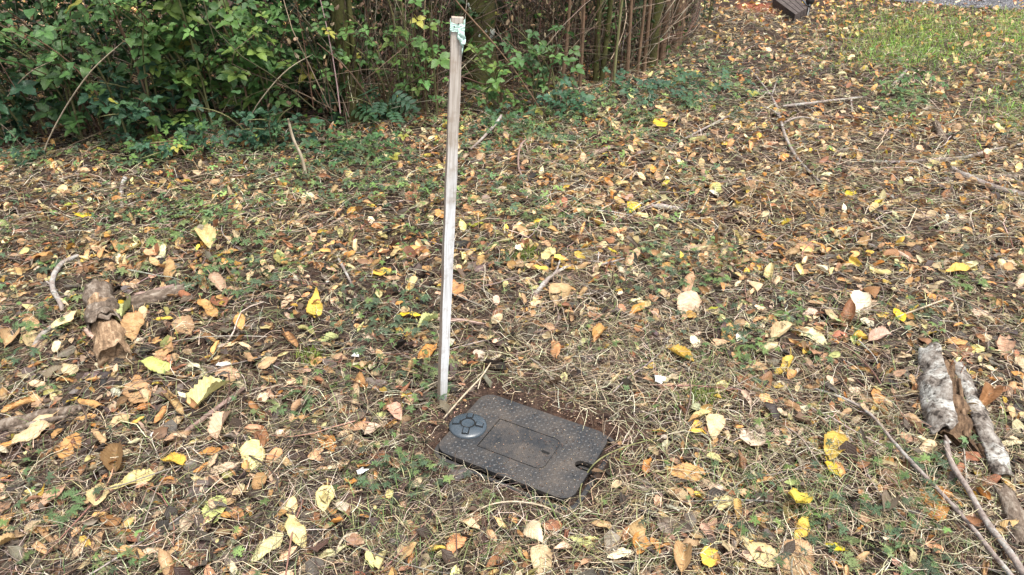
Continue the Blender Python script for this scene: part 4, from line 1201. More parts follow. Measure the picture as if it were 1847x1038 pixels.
stick("crooked_twig", "crooked grey lichened twig arching left of the rotting log", "twig", [(140, 462, 8), (112, 475, 8, .04), (98, 495, 9, .05), (95, 520, 9, .04), (108, 545, 9, .03), (112, 562, 6)], M_BARK_GREY, [[(95, 518, 5, .04), (84, 508, 3, .05)]], bump=.2, seed=16, group=GB)
stick("crooked_twig", "rough grey twig lying below the crooked one at far left", "twig", [(95, 590, 8, .02), (75, 605, 9, .03), (62, 630, 9, .02), (60, 668, 8)], M_BARK_GREY, bump=.22, seed=17, group=GB)
stick("broken_limb", "thick broken limb with flaking bark at the left edge", "branch", [(-40, 778, 24), (0, 770, 24), (45, 760, 26, .02), (95, 748, 24, .02), (150, 738, 14)], M_BARK_DARK, [[(20, 778, 12, .02), (70, 762, 10, .04), (120, 752, 6, .03)]], sides=12, bump=.15, seed=18, group=GB)
stick("pale_root", "flat grey brown bark strip standing out left of the meter box", "bark piece", [(322, 790, 8), (345, 772, 9, .02), (372, 752, 9, .02), (440, 700, 7)], M_REDSTICK, bump=.2, seed=19, group=GB)
stick("thin_stick", "long thin grey stick running from mid right down to the bottom corner", "stick", [(1450, 696, 4), (1520, 718, 5, .02), (1570, 748, 5, .035), (1608, 793, 6, .05), (1648, 838, 7, .05), (1700, 892, 8, .04), (1752, 950, 8, .03), (1800, 1010, 9, .03), (1840, 1056, 9, .03)], M_BARK_GREY, seed=20, group=GB)
stick("thin_stick", "thicker straight grey stick at bottom right below the split log", "stick", [(1706, 795, 9, .05), (1716, 835, 10, .05), (1747, 885, 11, .05), (1778, 940, 12, .04), (1817, 990, 12, .035), (1850, 1040, 13, .035)], M_BARK_GREY, [[(1712, 800, 8, .05), (1704, 785, 4, .07)]], seed=21, group=GB)
stick("thin_stick", "short dark red twig slanting right of the grass in front of the long stick", "twig", [(1400, 700, 4), (1450, 728, 4, .03), (1490, 765, 4, .03), (1545, 825, 4)], M_BARK_BROWN, seed=22, group=GB)
stick("thin_stick", "pale bare twig curving left of the meter box in front", "twig", [(600, 1010, 4), (620, 970, 5, .02), (645, 962, 4)], M_PALESTICK, seed=23, group=GB)
stick("fallen_branch", "short pale grey lichened stick under the left shrubs", "stick", [(226, 322, 8, .03), (219, 345, 9, .015), (220, 378, 6)], M_BARK_GREY, bump=.2, seed=24, group=GB)
stick("fallen_branch", "long dark stick lying level below the left shrubs", "stick", [(40, 330, 5), (130, 318, 6), (250, 324, 5), (360, 340, 4)], M_BARK_BROWN, seed=25, group=GB)
stick("fallen_branch", "thin brown stick lying level, left of the middle distance weeds", "stick", [(200, 366, 4), (300, 372, 4, .02), (430, 384, 3)], M_BARK_BROWN, seed=26, group=GB)
stick("fallen_branch", "pale grey twig rising behind the stake's right side", "twig", [(848, 270, 4), (870, 250, 5, .06), (893, 225, 6, .10), (905, 208, 5, .14)], M_BARK_GREY, seed=27, group=GB)
stick("fallen_branch", "bent reddish stem right behind the stake in the middle distance", "twig", [(945, 325, 4), (935, 300, 4, .05), (938, 265, 4, .10), (950, 252, 3, .12)], M_REDSTICK, seed=28, group=GB)
stick("fallen_branch", "pale twig standing among leaves left of the stake, mid distance", "twig", [(607, 462, 5), (620, 485, 5, .02), (636, 516, 4)], M_BARK_GREY, seed=29, group=GB)
stick("fallen_branch", "thin forked grey twigs lying left of the forked fallen branch", "twig", [(1200, 272, 3), (1240, 248, 4, .02), (1290, 222, 4, .03), (1330, 200, 3)], M_BARK_GREY, [[(1240, 248, 3, .02), (1290, 240, 2)]], seed=30, group=GB)
stick("fallen_branch", "short dark twig left of the stake near the green weeds", "twig", [(452, 388, 5), (475, 378, 5), (500, 364, 4)], M_BARK_GREY, seed=31, group=GB)
stick("thin_stick", "straight thin tan stalk lying right of the bright yellow leaf", "stalk", [(1618, 572, 3, .02), (1670, 553, 3, .04), (1705, 540, 3, .03)], M_PALESTICK, seed=32, group=GB)
stick("fallen_branch", "lichen covered grey stick at the edge of the far grass", "stick", [(1634, 128, 5, .02), (1622, 142, 6, .02), (1606, 160, 5)], M_BARK_GREY, bump=.3, seed=33, group=GB)

stick("green_stalk", "pale green bent grass stalk lying over the pull hole of the meter box lid", "stalk", [(1190, 790, 2, .03), (1128, 806, 2.5, .045), (1080, 830, 2.5, .04), (1054, 862, 2.5, .03), (1046, 890, 2.5, .03), (1049, 915, 2, .02)], M_CANE, seed=40, group="stalks at the meter box")
stick("green_stalk", "short pale stalk curving over the lid's right bottom corner", "stalk", [(1018, 908, 2, .02), (1036, 890, 2, .03), (1052, 868, 2, .025)], M_PALESTICK, seed=41, group="stalks at the meter box")
stick("dry_stalk", "long bowed dry stalk lying in front of the meter box", "stalk", [(838, 936, 3, .02), (880, 912, 3, .03), (930, 905, 3.5, .035), (985, 915, 3, .03), (1030, 938, 2.5, .02)], M_PALESTICK, seed=42, group="stalks at the meter box")
stick("dry_stalk", "straight dry stalk leaning from the meter box up to the stake", "stalk", [(800, 755, 2.5, .02), (835, 715, 3, .04), (868, 680, 3, .06), (885, 655, 2, .06)], M_PALESTICK, [[(868, 680, 2, .06), (862, 702, 2, .03)]], seed=43, group="stalks at the meter box")
stick("dry_stalk", "dry forked stalk crossing in front of the stake's base", "stalk", [(748, 706, 2.5, .02), (775, 695, 3, .05), (800, 684, 3, .06), (815, 682, 2, .06)], M_PALESTICK, [[(800, 684, 2, .06), (760, 712, 2, .02)]], seed=44, group="stalks at the meter box")
b = Batch()
for (px_, py_, r_, n_) in ((945, 462, .055, 420), (1440, 380, .05, 0), (1268, 718, .05, 260), (560, 650, .04, 160)):
    x, y, z = ung(px_, py_)
    if not n_: continue
    xy = np.stack([x + rs.normal(0, r_ * .6, n_), y + rs.normal(0, r_ * .6, n_)], -1)
    V, Qf, C = blades(rs, xy, (.012, .03), (.0015, .003), jitter((.10, .14, .02), rs, n_, .25), n=3)
    V[:, 2] += .012
    b.add(V, Qf, C)
tag(b.build("moss_tufts", M_GREENS), "small olive moss tufts between the leaves right of the stake", "moss", kind="stuff")
def scrap(px_, py_, s_, label, seed):
    x, y, z = ung(px_, py_)
    rn = random.Random(seed); V = [(0, 0, .012)]; m_ = 8
    for k in range(m_):
        a = k * 6.283 / m_; q = s_ * rn.uniform(.5, 1.1); V.append((q * math.cos(a) * 1.5, q * math.sin(a), rn.uniform(-.004, .014)))
    o = mk("paper_scrap", V, [(0, k + 1, (k + 1) % m_ + 1) for k in range(m_)], M_SCRAP)
    o.location = (x, y, z + .022); sdm = o.modifiers.new("thick", 'SOLIDIFY'); sdm.thickness = .001
    tag(o, label, "paper scrap", "white scraps on the litter")
M_SCRAP = NT("white_paper"); M_SCRAP = M_SCRAP.surf(M_SCRAP.pri((.72, .72, .70), .7))
scrap(1190, 694, .020, "crumpled white scrap lying on dry grass above the meter box's right side", 1)
scrap(655, 862, .013, "small torn white scrap on the litter left of the meter box", 2)
scrap(643, 650, .013, "small white scrap lying left of the stake's lower half", 3)

# upright dead stem on the left
x, y, z = ung(553, 327)
rt = empty("dead_stalk", (x, y, z)); tag(rt, "bare pale dead stalk standing upright in front of the left shrubs", "stalk")
tp_ = at_y(520, 215, y - .02)
rough_tube("stem", [(0, 0, -.05), tuple((tp_ - Vector((x, y, z))) * .35 + Vector((.012, 0, 0))), tuple((tp_ - Vector((x, y, z))) * .7 + Vector((-.006, 0, 0))), tuple(tp_ - Vector((x, y, z)))], [.011, .009, .008, .006], M_PALESTICK, rt, 7, 3, .1, 1)

# logs: body built as lengthwise mesh along local Y with bark / wood parts
def log_shell(name, L, r0, r1, a0, a1, mat, parent, na=16, nl=22, bump=.12, seed=0, thick=None, close=True):
    """partial shell between angles a0..a1 (deg, 0=right, 90=up), along +Y"""
    V = []; Fc = []
    full = abs(a1 - a0) >= 359
    m = na if full else na + 1
    for i in range(nl + 1):
        f = i / nl; r = r0 * (1 - f) + r1 * f
        ends = 1 - .0 * f
        for j in range(m):
            a = R(a0 + (a1 - a0) * j / na)
            v = Vector((math.cos(a) * r, f * L, math.sin(a) * r))
            nz = mn.fractal(v * (1.0 / max(r0, .02)) * .9 + Vector((seed * 3.3, 0, 0)), 1.0, 2.0, 3)
            rr = r * (1 + bump * nz)
            dy = 0
            e_ = max(0, 1 - min(i, nl - i) / 3.0); dy = e_ * r * (1.5 * mn.noise(Vector((math.cos(a) * 1.6 + seed, math.sin(a) * 1.6, i > nl / 2))) + .5 * mn.noise(Vector((a * 4, seed, 0))))
            V.append((math.cos(a) * rr, f * L + dy, math.sin(a) * rr))
    for i in range(nl):
        for j in range(na):
            j2 = (j + 1) % m if full else j + 1
            Fc.append((i * m + j, i * m + j2, (i + 1) * m + j2, (i + 1) * m + j))
    if full and close:
        for i0 in (0, nl):
            c = len(V); f = i0 / nl
            V.append((0, f * L + (-.01 if i0 else .01), 0))
            for j in range(na): Fc.append((c, i0 * m + j, i0 * m + (j + 1) % m))
    o = mk(name, V, Fc, mat, parent, True)
    if thick:
        s = o.modifiers.new("thick", 'SOLIDIFY'); s.thickness = thick; s.offset = -1
    return o
def log_root(name, label, cat, pa, pb, zc, group=None):
    xa, ya = un(*pa, zc); xb, yb_ = un(*pb, zc)
    o = empty(name, (xa, ya, ghf((xa + xb) / 2, (ya + yb_) / 2) + zc))
    o.rotation_euler = (0, 0, math.atan2(yb_ - ya, xb - xa) - math.pi / 2)
    tag(o, label, cat, group)
    return o, math.hypot(xb - xa, yb_ - ya)
# rotting log at left, bare wood end towards the viewer
lg, L = log_root("rotting_log", "short rotting log with grey bark on the far half and bare pale brown wood near", "log", (207, 652), (180, 532), .030)
log_shell("wood", L * .98, .056, .048, 0, 360, M_ROTWOOD, lg, 24, 30, .32, 3)
log_shell("bark", L * .60, .060, .050, 20, 240, M_BARK_DARK, lg, 20, 24, .35, 5, .004).location = (0, L * .42, 0)
log_shell("bark", L * .10, .066, .058, -10, 170, M_BARK_DARK, lg, 16, 5, .25, 8, .004).location = (0, L * .38, .002)
lg, L = log_root("rotting_log", "dark cracked piece of rotting log lying right behind the other one", "log", (235, 556), (335, 530), .02)
log_shell("bark", L, .038, .030, 0, 360, M_BARK_DARK, lg, 16, 16, .35, 12)
log_shell("wood", L * .7, .012, .008, 0, 360, M_REDSTICK, lg, 10, 12, .4, 14).location = (-.026, L * .15, .022)
# split pale log at right
lg, L = log_root("split_log", "pale grey birch-like log split open along its right side, brown inside", "log", (1716, 800), (1686, 650), .018)
log_shell("bark", L, .068, .056, 88, 265, M_BARK_BIRCH, lg, 24, 34, .30, 21, .006)
log_shell("heartwood", L * .98, .055, .042, 0, 360, M_HEART, lg, 22, 30, .45, 22).location = (.010, -.035, -.003)
o = log_shell("splinter", L * .9, .013, .007, 0, 360, M_HEART, lg, 9, 14, .4, 23); o.location = (.040, -.01, .018)
o = log_shell("splinter", L * .7, .010, .005, 0, 360, M_HEART, lg, 9, 14, .5, 24); o.location = (.026, -.02, .036); o.rotation_euler = (0, 0, R(-4))
lg, L = log_root("bark_slab", "long curved slab of peeled grey bark to the right of the split log", "bark slab", (1806, 880), (1722, 668), .008)
log_shell("bark", L, .030, .018, 15, 150, M_BARK_BIRCH, lg, 10, 34, .45, 31, .008)
log_shell("wood", L * .95, .022, .016, 0, 360, M_HEART, lg, 10, 24, .5, 32).location = (-.014, .02, .002)
lg, L = log_root("bark_slab", "short strip of grey bark lying at the bottom right corner", "bark slab", (1843, 1010), (1800, 905), .015)
log_shell("bark", L, .030, .022, 25, 150, M_BARK_DARK, lg, 9, 16, .4, 33, .006)

# ------------------------------------------------------------ trunks and standing stems
tk = empty("mossy_tree", tuple(at_y(868, 158, 6.05))[:2] + (0,)); tag(tk, "mossy dark tree trunk with white lichen patches behind the stake", "tree")
rough_tube("trunk", [(0, 0, -.1), (.0, .02, .5), (-.01, .04, 1.2), (.05, .1, 2.2), (.1, .2, 3.2)], [.15, .12, .115, .10, .07], M_BARK_TRUNK, tk, 18, 6, .10, 3)
M_LICH = NT("white_lichen")
n1 = M_LICH.noise(M_LICH.obj(), 60, 4, .7)
M_LICH = M_LICH.surf(M_LICH.pri(M_LICH.ramp(n1, [(.3, (.18, .20, .16)), (.6, (.40, .42, .38))]), .9, M_LICH.bump(n1, .8, .006), .1))
rnd = random.Random(4)
for k in range(16):
    a = R(rnd.uniform(200, 340)); h = rnd.uniform(.35, .95); rr = .122
    V = [(0, 0, .004)]; m_ = 9; s_ = rnd.uniform(.012, .036)
    for j in range(m_):
        q = s_ * rnd.uniform(.6, 1.3); V.append((q * math.cos(j * 6.283 / m_), q * math.sin(j * 6.283 / m_), 0))
    for j in range(m_): V.append((V[j + 1][0] * .97, V[j + 1][1] * .97, -.012))
    Fc = [(0, j + 1, (j + 1) % m_ + 1) for j in range(m_)] + [(j + 1, m_ + j + 1, m_ + (j + 1) % m_ + 1, (j + 1) % m_ + 1) for j in range(m_)]
    o = mk("lichen_patch", V, Fc, M_LICH, tk, True)
    nrm = Vector((math.cos(a), math.sin(a), 0)); o.location = nrm * rr + Vector((0, .025, h)); o.rotation_euler = nrm.to_track_quat('Z', 'Y').to_euler()
# limbs and a small crown above the frame
def crown(root, z0, z1, rad, nleaf, seed, colr):
    rs = np.random.RandomState(seed)
    b = Batch()
    a = rs.uniform(0, 6.28, nleaf); r = rad * np.sqrt(rs.uniform(0, 1, nleaf)); z = rs.uniform(z0, z1, nleaf)
    T = np.stack([np.cos(a) * r, np.sin(a) * r, z], -1)
    b.stamp(tp_lo[0], rotmats(rs.normal(0, .6, nleaf), rs.normal(0, .6, nleaf), rs.uniform(0, 6.28, nleaf), rs.uniform(.06, .11, nleaf)), T, jitter(colr, rs, nleaf, .25))
    o = b.build("crown", M_GREENS, root); return o
for k in range(5):
    a = R(72 * k + 10)
    rough_tube("limb", [(.06, .12, 2.2 + .12 * k), (.06 + .5 * math.cos(a), .12 + .5 * math.sin(a), 2.7 + .1 * k), (.06 + 1.1 * math.cos(a), .12 + 1.1 * math.sin(a), 3.1 + .1 * k)], [.035, .02, .008], M_BARK_TRUNK, tk, 7, 4, .1, 40 + k)
crown(tk, 2.5, 3.9, 1.5, 1500, 61, (.09, .17, .05))
def standing(name, label, px_, py_, r, H, lean=(0, 0), mat=M_BARK_MOSS, seed=0, group="mossy stems in the thicket", fork=0):
    x, y, z = ung(px_, py_)
    root = empty(name, (x, y, z)); tag(root, label, "sapling", group)
    rn = random.Random(seed)
    pts = [(0, 0, -.05)]
    for k in range(1, 6):
        h = H * k / 5; pts.append((lean[0] * h + rn.uniform(-.02, .02), lean[1] * h + rn.uniform(-.02, .02), h))
    rough_tube("stem", pts, [r * 1.25, r, r * .95, r * .85, r * .75, r * .6], mat, root, 9, 4, .12, seed)
    for k in range(fork):
        p = Vector(pts[2 + k % 3]); a = rn.uniform(0, 6.28)
        rough_tube("branch", [tuple(p), tuple(p + Vector((math.cos(a) * .15, math.sin(a) * .15, .12))), tuple(p + Vector((math.cos(a) * .35, math.sin(a) * .35, .35)))], [r * .4, r * .3, r * .15], mat, root, 5, 3, .1, seed + k)
    return root
standing("mossy_sapling", "thick mossy stem standing at the shrub edge left of the stake", 640, 222, .055, 2.6, (-.02, 0), seed=3, fork=3)
standing("mossy_sapling", "slim olive mossy stem just right of the thick mossy one", 657, 222, .018, 2.0, (-.02, .02), seed=4, fork=1)
standing("mossy_sapling", "olive brown stem, left of a pair right of the mossy trunk", 1074, 155, .022, 2.2, (-.02, 0), seed=5, fork=1)
standing("mossy_sapling", "olive brown stem, right of a pair right of the mossy trunk", 1083, 152, .02, 2.2, (.05, 0), seed=6, fork=1)
standing("mossy_sapling", "moss based brown stem in the cluster at the thicket's right end", 1172, 125, .05, 2.4, (.03, 0), seed=7, fork=2)
standing("brown_sapling", "smooth brown stem leaning left at the thicket's right end", 1192, 118, .028, 2.4, (.04, 0), M_BARK_BROWN, seed=8, fork=2)
standing("brown_sapling", "tallest brown stem nearest the open ground at the thicket's right end", 1216, 92, .045, 2.6, (.03, 0), M_BARK_BROWN, seed=9, fork=2)
standing("brown_sapling", "thin brown stem between the pair and the mossy cluster", 1130, 150, .014, 2.2, (-.02, .02), M_BARK_BROWN, seed=10)
standing("green_cane", "thin straight pale green cane rising between the stems", 1105, 168, .009, 2.4, (.03, 0), M_CANE, seed=12, group="canes in the thicket")
standing("thin_cane", "thin vertical pale cane in the left shrubs", 408, 205, .008, 1.6, (-.01, 0), M_CANE, seed=13, group="canes in the thicket")
_r = random.Random(99)
for (px_, py_, lb) in ((1045, 165, "thin brown sapling left of the olive pair"), (1100, 158, "thin brown sapling right beside the olive pair"), (1148, 142, "thin brown sapling between the cane and the mossy cluster"), (1160, 135, "thin brown sapling touching the mossy cluster"), (1182, 125, "thin brown sapling inside the mossy cluster"), (1204, 105, "thin brown sapling between the two thickest brown ones"), (1226, 88, "thin brown sapling at the very end of the thicket"), (1010, 178, "thin brown sapling left of centre among brambles")):
    standing("brown_sapling", lb + " at the thicket's right part", px_, py_, _r.uniform(.009, .017), 2.2, (_r.uniform(-.05, .08), _r.uniform(-.04, .04)), M_BARK_BROWN, seed=int(px_), group="mossy stems in the thicket", fork=2)
# diagonal dark cane beside the trunk
a_ = at_y(836, 18, 5.2); b_ = at_y(985, 200, 5.2)
rt = empty("slanting_cane", tuple(b_)); tag(rt, "long slanting cane crossing in front of the mossy trunk", "cane")
rough_tube("stem", [(0, 0, -.05), tuple((a_ - b_) * .3), tuple((a_ - b_) * .65 + Vector((.01, 0, .01))), tuple(a_ - b_), tuple((a_ - b_) * 1.5)], [.004, .0045, .005, .006, .005], M_BARK_BROWN, rt, 6, 3, .05, 2)
# arching pale canes in the left shrubs
for (p, q, r0, lb) in (((80, 272), (165, 128), .0045, "pale arching cane rising leftmost in the left shrubs"), ((0, 205), (55, 130), .004, "pale cane leaning at the left edge"), ((452, 215), (520, 125), .004, "thin brownish cane arching to the right in the left shrubs")):
    y_ = ung(p[0], p[1] + 20)[1] if p[1] > 200 else 4.5
    A = at_y(*p, min(y_, 4.6)); B = at_y(*q, min(y_, 4.6) - .1)
    gz = ghf(A.x, A.y)
    rt = empty("arching_cane", (A.x, A.y, gz)); tag(rt, lb, "cane", "canes in the thicket")
    o0 = Vector((A.x, A.y, gz)); mid = (A + B) / 2 + Vector((-.015, 0, .012))
    rough_tube("stem", [(-.02, 0, -.04), tuple(A - o0), tuple(mid - o0), tuple(B - o0), tuple(B - o0 + (B - mid) * .8 + Vector((.03, 0, -.03)))], [r0, r0, r0 * .9, r0 * .8, r0 * .4], M_PALESTICK, rt, 6, 4, .05, 3)

# ------------------------------------------------------------ shrubs: canes with compound leaves
def merge(ts):
    V = []; Qs = []; U = []; n = 0
    for (v, q, u) in ts: V.append(v); Qs.append(q + n); U.append(u); n += len(v)
    return np.concatenate(V), np.concatenate(Qs), np.concatenate(U)
def xf(tp, rz, s, off, rx=0, ry=0):
    v, q, u = tp
    M_ = rotmats(np.array([rx]), np.array([ry]), np.array([rz]), np.array([s]))[0]
    return (v @ M_.T + np.array(off), q, u)
def lf(nl, nw, seed, **k):
    v, q, u = leaf_tpl(nl=nl, nw=nw, seed=seed, **k); v = v + [0, .5, 0]; return v, q, u
def petiole(P, r):
    V, Qf = tubes(np.array([P], float), np.full((1, len(P)), r), 3); return V, Qf, np.zeros((len(V), 2))
SH = []
for s in range(3):   # trifoliate bramble
    l0 = lf(8, 4, 200 + s, width=.60, bend=-.5 - .2 * s, fold=.2, wav=.6, serr=.10, kind='acum')
    SH.append(merge([xf(l0, 0, .60, (0, .46, 0)), xf(l0, 1.3, .50, (-.03, .34, 0), ry=.25, rx=-.2), xf(l0, -1.3, .50, (.03, .34, 0), ry=-.25, rx=.2), petiole([(0, 0, 0), (0, .2, .03), (0, .4, 0)], .009)]))
for s in range(2):   # single broad leaf
    l0 = lf(12, 6, 220 + s, width=.68, bend=-.5, fold=.15, wav=.8, serr=.06, kind='base')
    SH.append(merge([xf(l0, 0, .8, (0, .2, 0)), petiole([(0, 0, 0), (0, .1, .02), (0, .22, 0)], .010)]))
l0 = lf(6, 2, 230, width=.42, bend=-.35, fold=.15, wav=.2, serr=.04, kind='ovate')
ts = [petiole([(0, 0, 0), (0, .35, .05), (0, .7, .04), (0, 1.0, -.03)], .008)]
for k in range(4):
    yy = .28 + .19 * k
    for sg in (1, -1): ts.append(xf(l0, sg * 1.2, .34, (0, yy, .04), ry=.1 * sg))
ts.append(xf(l0, 0, .34, (0, .98, -.02)))
SH.append(merge(ts))                       # pinnate
l0 = lf(8, 4, 240, width=.52, bend=-.5, fold=.16, wav=.5, serr=.08, kind='acum')   # five leaflets, elder-like
SH.append(merge([xf(l0, 0, .5, (0, .62, 0)), xf(l0, 1.15, .42, (-.03, .52, 0), ry=.2), xf(l0, -1.15, .42, (.03, .52, 0), ry=-.2), xf(l0, 1.4, .36, (-.03, .24, 0), ry=.2), xf(l0, -1.4, .36, (.03, .24, 0), ry=-.2), petiole([(0, 0, 0), (0, .3, .03), (0, .64, 0)], .009)]))
SHM = [mesh_np("leaf", v, q, M_GREEN, None, u) for v, q, u in SH]
KIND = {'bramble': [0, 1, 2], 'broad': [3, 4], 'pinnate': [5], 'elder': [6, 6, 0, 1], 'mixed': [0, 1, 2, 3, 6]}
def shrub(name, label, x, y, H, spread, ncane, nleaf, kind, cols, size, seed, cat="shrub", canemat=None, lean=(0, -.3), hmin=.12):
    rn = random.Random(seed)
    z = ghf(x, y)
    root = empty(name, (x, y, z)); tag(root, label, cat, "leafy shrubs of the thicket")
    canes = []
    for k in range(ncane):
        a = rn.uniform(0, 6.28); sp = spread * rn.uniform(.4, 1)
        hx, hy = math.cos(a) * sp + lean[0], math.sin(a) * sp * .7 + lean[1]
        hh = H * rn.uniform(.6, 1.05)
        bx_, by_ = rn.uniform(-.12, .12), rn.uniform(-.12, .12)
        pts = []
        for i in range(6):
            f = i / 5
            pts.append(Vector((bx_ + hx * f ** 1.7, by_ + hy * f ** 1.7, -.03 + hh * (f * 1.35 - .35 * f * f * 1.2))))
        rough_tube("cane", pts, [.008, .007, .006, .005, .004, .002], canemat or rn.choice([M_CANE, M_BARK_BROWN, M_CANE]), root, 5, 2, .05, k)
        canes.append(pts)
    for k in range(nleaf):
        pts = rn.choice(canes); f = rn.uniform(hmin, 1.0) * 5; i = min(int(f), 4); p = pts[i].lerp(pts[i + 1], f - i)
        p = p + Vector((rn.gauss(0, .07), rn.gauss(0, .07), rn.gauss(0, .05)))
        if p.z < .05: p.z = rn.uniform(.05, .2)
        a = rn.gauss(-math.pi / 2, 1.3)
        ax = Vector((math.cos(a), math.sin(a), rn.uniform(-.75, .15))).normalized()
        up = Vector((rn.gauss(0, .3), rn.gauss(-.35, .3), 1)).normalized()
        sx_ = ax.cross(up).normalized(); nz = sx_.cross(ax).normalized()
        m3 = Matrix((sx_, ax, nz)).transposed()
        o = bpy.data.objects.new("leaf", SHM[rn.choice(KIND[kind])])
        COL.objects.link(o); o.parent = root
        s = size * math.exp(rn.gauss(0, .22)) * (2.0 if o.data == SHM[5] else 1)
        o.matrix_local = Matrix.Translation(p) @ m3.to_4x4() @ Matrix.Scale(s, 4)
        c = rn.choice(cols); g_ = math.exp(rn.gauss(0, .2))
        if rn.random() < .014: c = (.26, .24, .05)
        o.color = (c[0] * g_, c[1] * g_, c[2] * g_, 1)
    return root
MID = [(.055, .12, .035), (.045, .10, .035), (.075, .14, .04), (.04, .085, .03)]
BRI = [(.09, .17, .045), (.07, .145, .04), (.13, .19, .045), (.055, .12, .035)]
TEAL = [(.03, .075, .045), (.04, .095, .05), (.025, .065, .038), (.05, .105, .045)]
DRK = [(.03, .06, .025), (.035, .075, .03), (.02, .045, .02)]  # darkened greens put shade into leaves deep in the thicket
SHR = [
 ("leafy_shrub", "broad leaved green shrub at the upper left corner", -2.75, 4.75, 1.25, .5, 9, 95, 'mixed', MID, .15, 1),
 ("leafy_shrub", "shrub with large hanging leaves, some blotched yellow, at upper left", -2.35, 4.65, 1.2, .35, 8, 60, 'broad', MID, .12, 2),
 ("leafy_shrub", "dense bright green shrub with star-like leaf clusters left of centre", -2.05, 4.85, 1.35, .45, 10, 120, 'elder', BRI, .17, 3),
 ("leafy_shrub", "bright green shrub spilling over the dark hollow, second from the stake", -1.65, 4.95, 1.3, .4, 9, 100, 'elder', BRI, .16, 4),
 ("leafy_shrub", "dark low shrub filling the hollow below the bright leaves", -2.3, 4.75, .55, .45, 9, 90, 'mixed', TEAL, .12, 5),
 ("leafy_shrub", "dark blue green bramble at the far left edge", -3.2, 4.75, .9, .5, 8, 70, 'mixed', TEAL, .14, 6),
 ("leafy_shrub", "green shrub hanging from the top left of the stake", -1.15, 5.2, 1.35, .5, 8, 80, 'elder', MID, .15, 7),
 ("low_shrub", "low bluish green shrub with rounded leaves beside the upright dead stem", -1.55, 4.62, .42, .35, 8, 60, 'mixed', TEAL, .10, 8),
 ("low_shrub", "dark glossy pinnate shrub left of the stake", -.98, 5.15, .45, .3, 6, 28, 'pinnate', TEAL, .10, 9),
 ("bramble", "fresh green bramble just left of the stake", -.55, 5.2, .85, .22, 6, 34, 'bramble', BRI, .11, 10),
 ("bramble", "bramble with star-like green leaves between stake and mossy trunk", -.12, 5.4, .62, .28, 6, 34, 'bramble', BRI, .12, 11),
 ("bramble", "sparse green bramble right of the mossy trunk", .25, 5.55, .75, .3, 7, 36, 'bramble', MID, .12, 12),
 ("bramble", "yellowish green bramble hanging between the mossy sapling and the stake", -.75, 5.25, 1.1, .35, 8, 44, 'bramble', BRI, .11, 41),
 ("low_shrub", "low dark ivy-like plant at the foot of the thicket right of the stake", .35, 5.45, .25, .35, 8, 46, 'bramble', TEAL, .10, 13),
 ("low_shrub", "low dark green plant below the pair of olive stems", .95, 5.75, .22, .35, 7, 40, 'bramble', TEAL, .10, 14),
 ("low_shrub", "small dark green plant near the brown stems", 1.45, 5.9, .18, .3, 6, 30, 'bramble', TEAL, .09, 15),
 ("leafy_shrub", "tall green shrub behind the pair of olive stems", .9, 6.8, 1.2, .5, 8, 60, 'mixed', MID, .13, 16),
 ("leafy_shrub", "tall dark shrub deep in the thicket behind the stake", -.4, 6.3, 1.4, .6, 9, 80, 'mixed', DRK, .14, 17),
 ("leafy_shrub", "dark ivy shrub behind the stems at the thicket's right end", 2.05, 8.6, 1.0, .35, 7, 60, 'mixed', DRK, .12, 18),
 ("low_shrub", "low yellow green plant at the foot of the left shrubs", -2.0, 4.42, .18, .22, 6, 34, 'bramble', [(.14, .24, .05), (.11, .2, .05)], .07, 19),
 ("low_shrub", "low green creeping plant between the dead stalk and the stake", -1.15, 4.55, .16, .28, 7, 44, 'bramble', TEAL + MID, .075, 31),
 ("low_shrub", "low creeping plant in the litter just left of the stake's middle", -.85, 4.45, .13, .28, 7, 40, 'bramble', MID, .065, 32),
 ("low_shrub", "bluish creeping plant at the foot of the bright green shrub", -1.95, 4.5, .16, .3, 7, 44, 'bramble', TEAL, .08, 33),
 ("low_shrub", "dark creeping plant at the left edge below the hedge", -2.9, 4.4, .16, .25, 6, 34, 'bramble', TEAL, .08, 34),
 ("low_shrub", "grey green creeping plant behind the pale twig right of the stake", -.05, 5.05, .14, .3, 7, 42, 'bramble', MID + TEAL, .07, 35),
 ("low_shrub", "creeping dark plant in front of the brown saplings", 1.25, 5.45, .13, .3, 6, 34, 'bramble', TEAL, .07, 36),
 ("leafy_shrub", "dark shrub at the far left behind the leaning canes", -3.6, 4.7, 1.3, .5, 9, 80, 'mixed', MID, .15, 20),
 ("low_shrub", "small leafy clump on the open ground near the far grass", 3.05, 5.9, .14, .16, 6, 26, 'bramble', MID, .07, 22),
]
for a in SHR:
    a = list(a); a[7] = int(a[7] * (1.5 if a[0] == 'leafy_shrub' else 1.3)); a[10] *= .80
    shrub(*a)

# ------------------------------------------------------------ thicket mass
rs = np.random.RandomState(77)
def thicket_pts(rs, K, d0, d1, z0, z1, x0=-5.5, x1=2.2, zp=1.0):
    x = rs.uniform(x0, x1, K); y = yb(x) + rs.uniform(d0, d1, K)
    z = z0 + (z1 - z0) * rs.uniform(0, 1, K) ** zp
    return np.stack([x, y, z], -1)
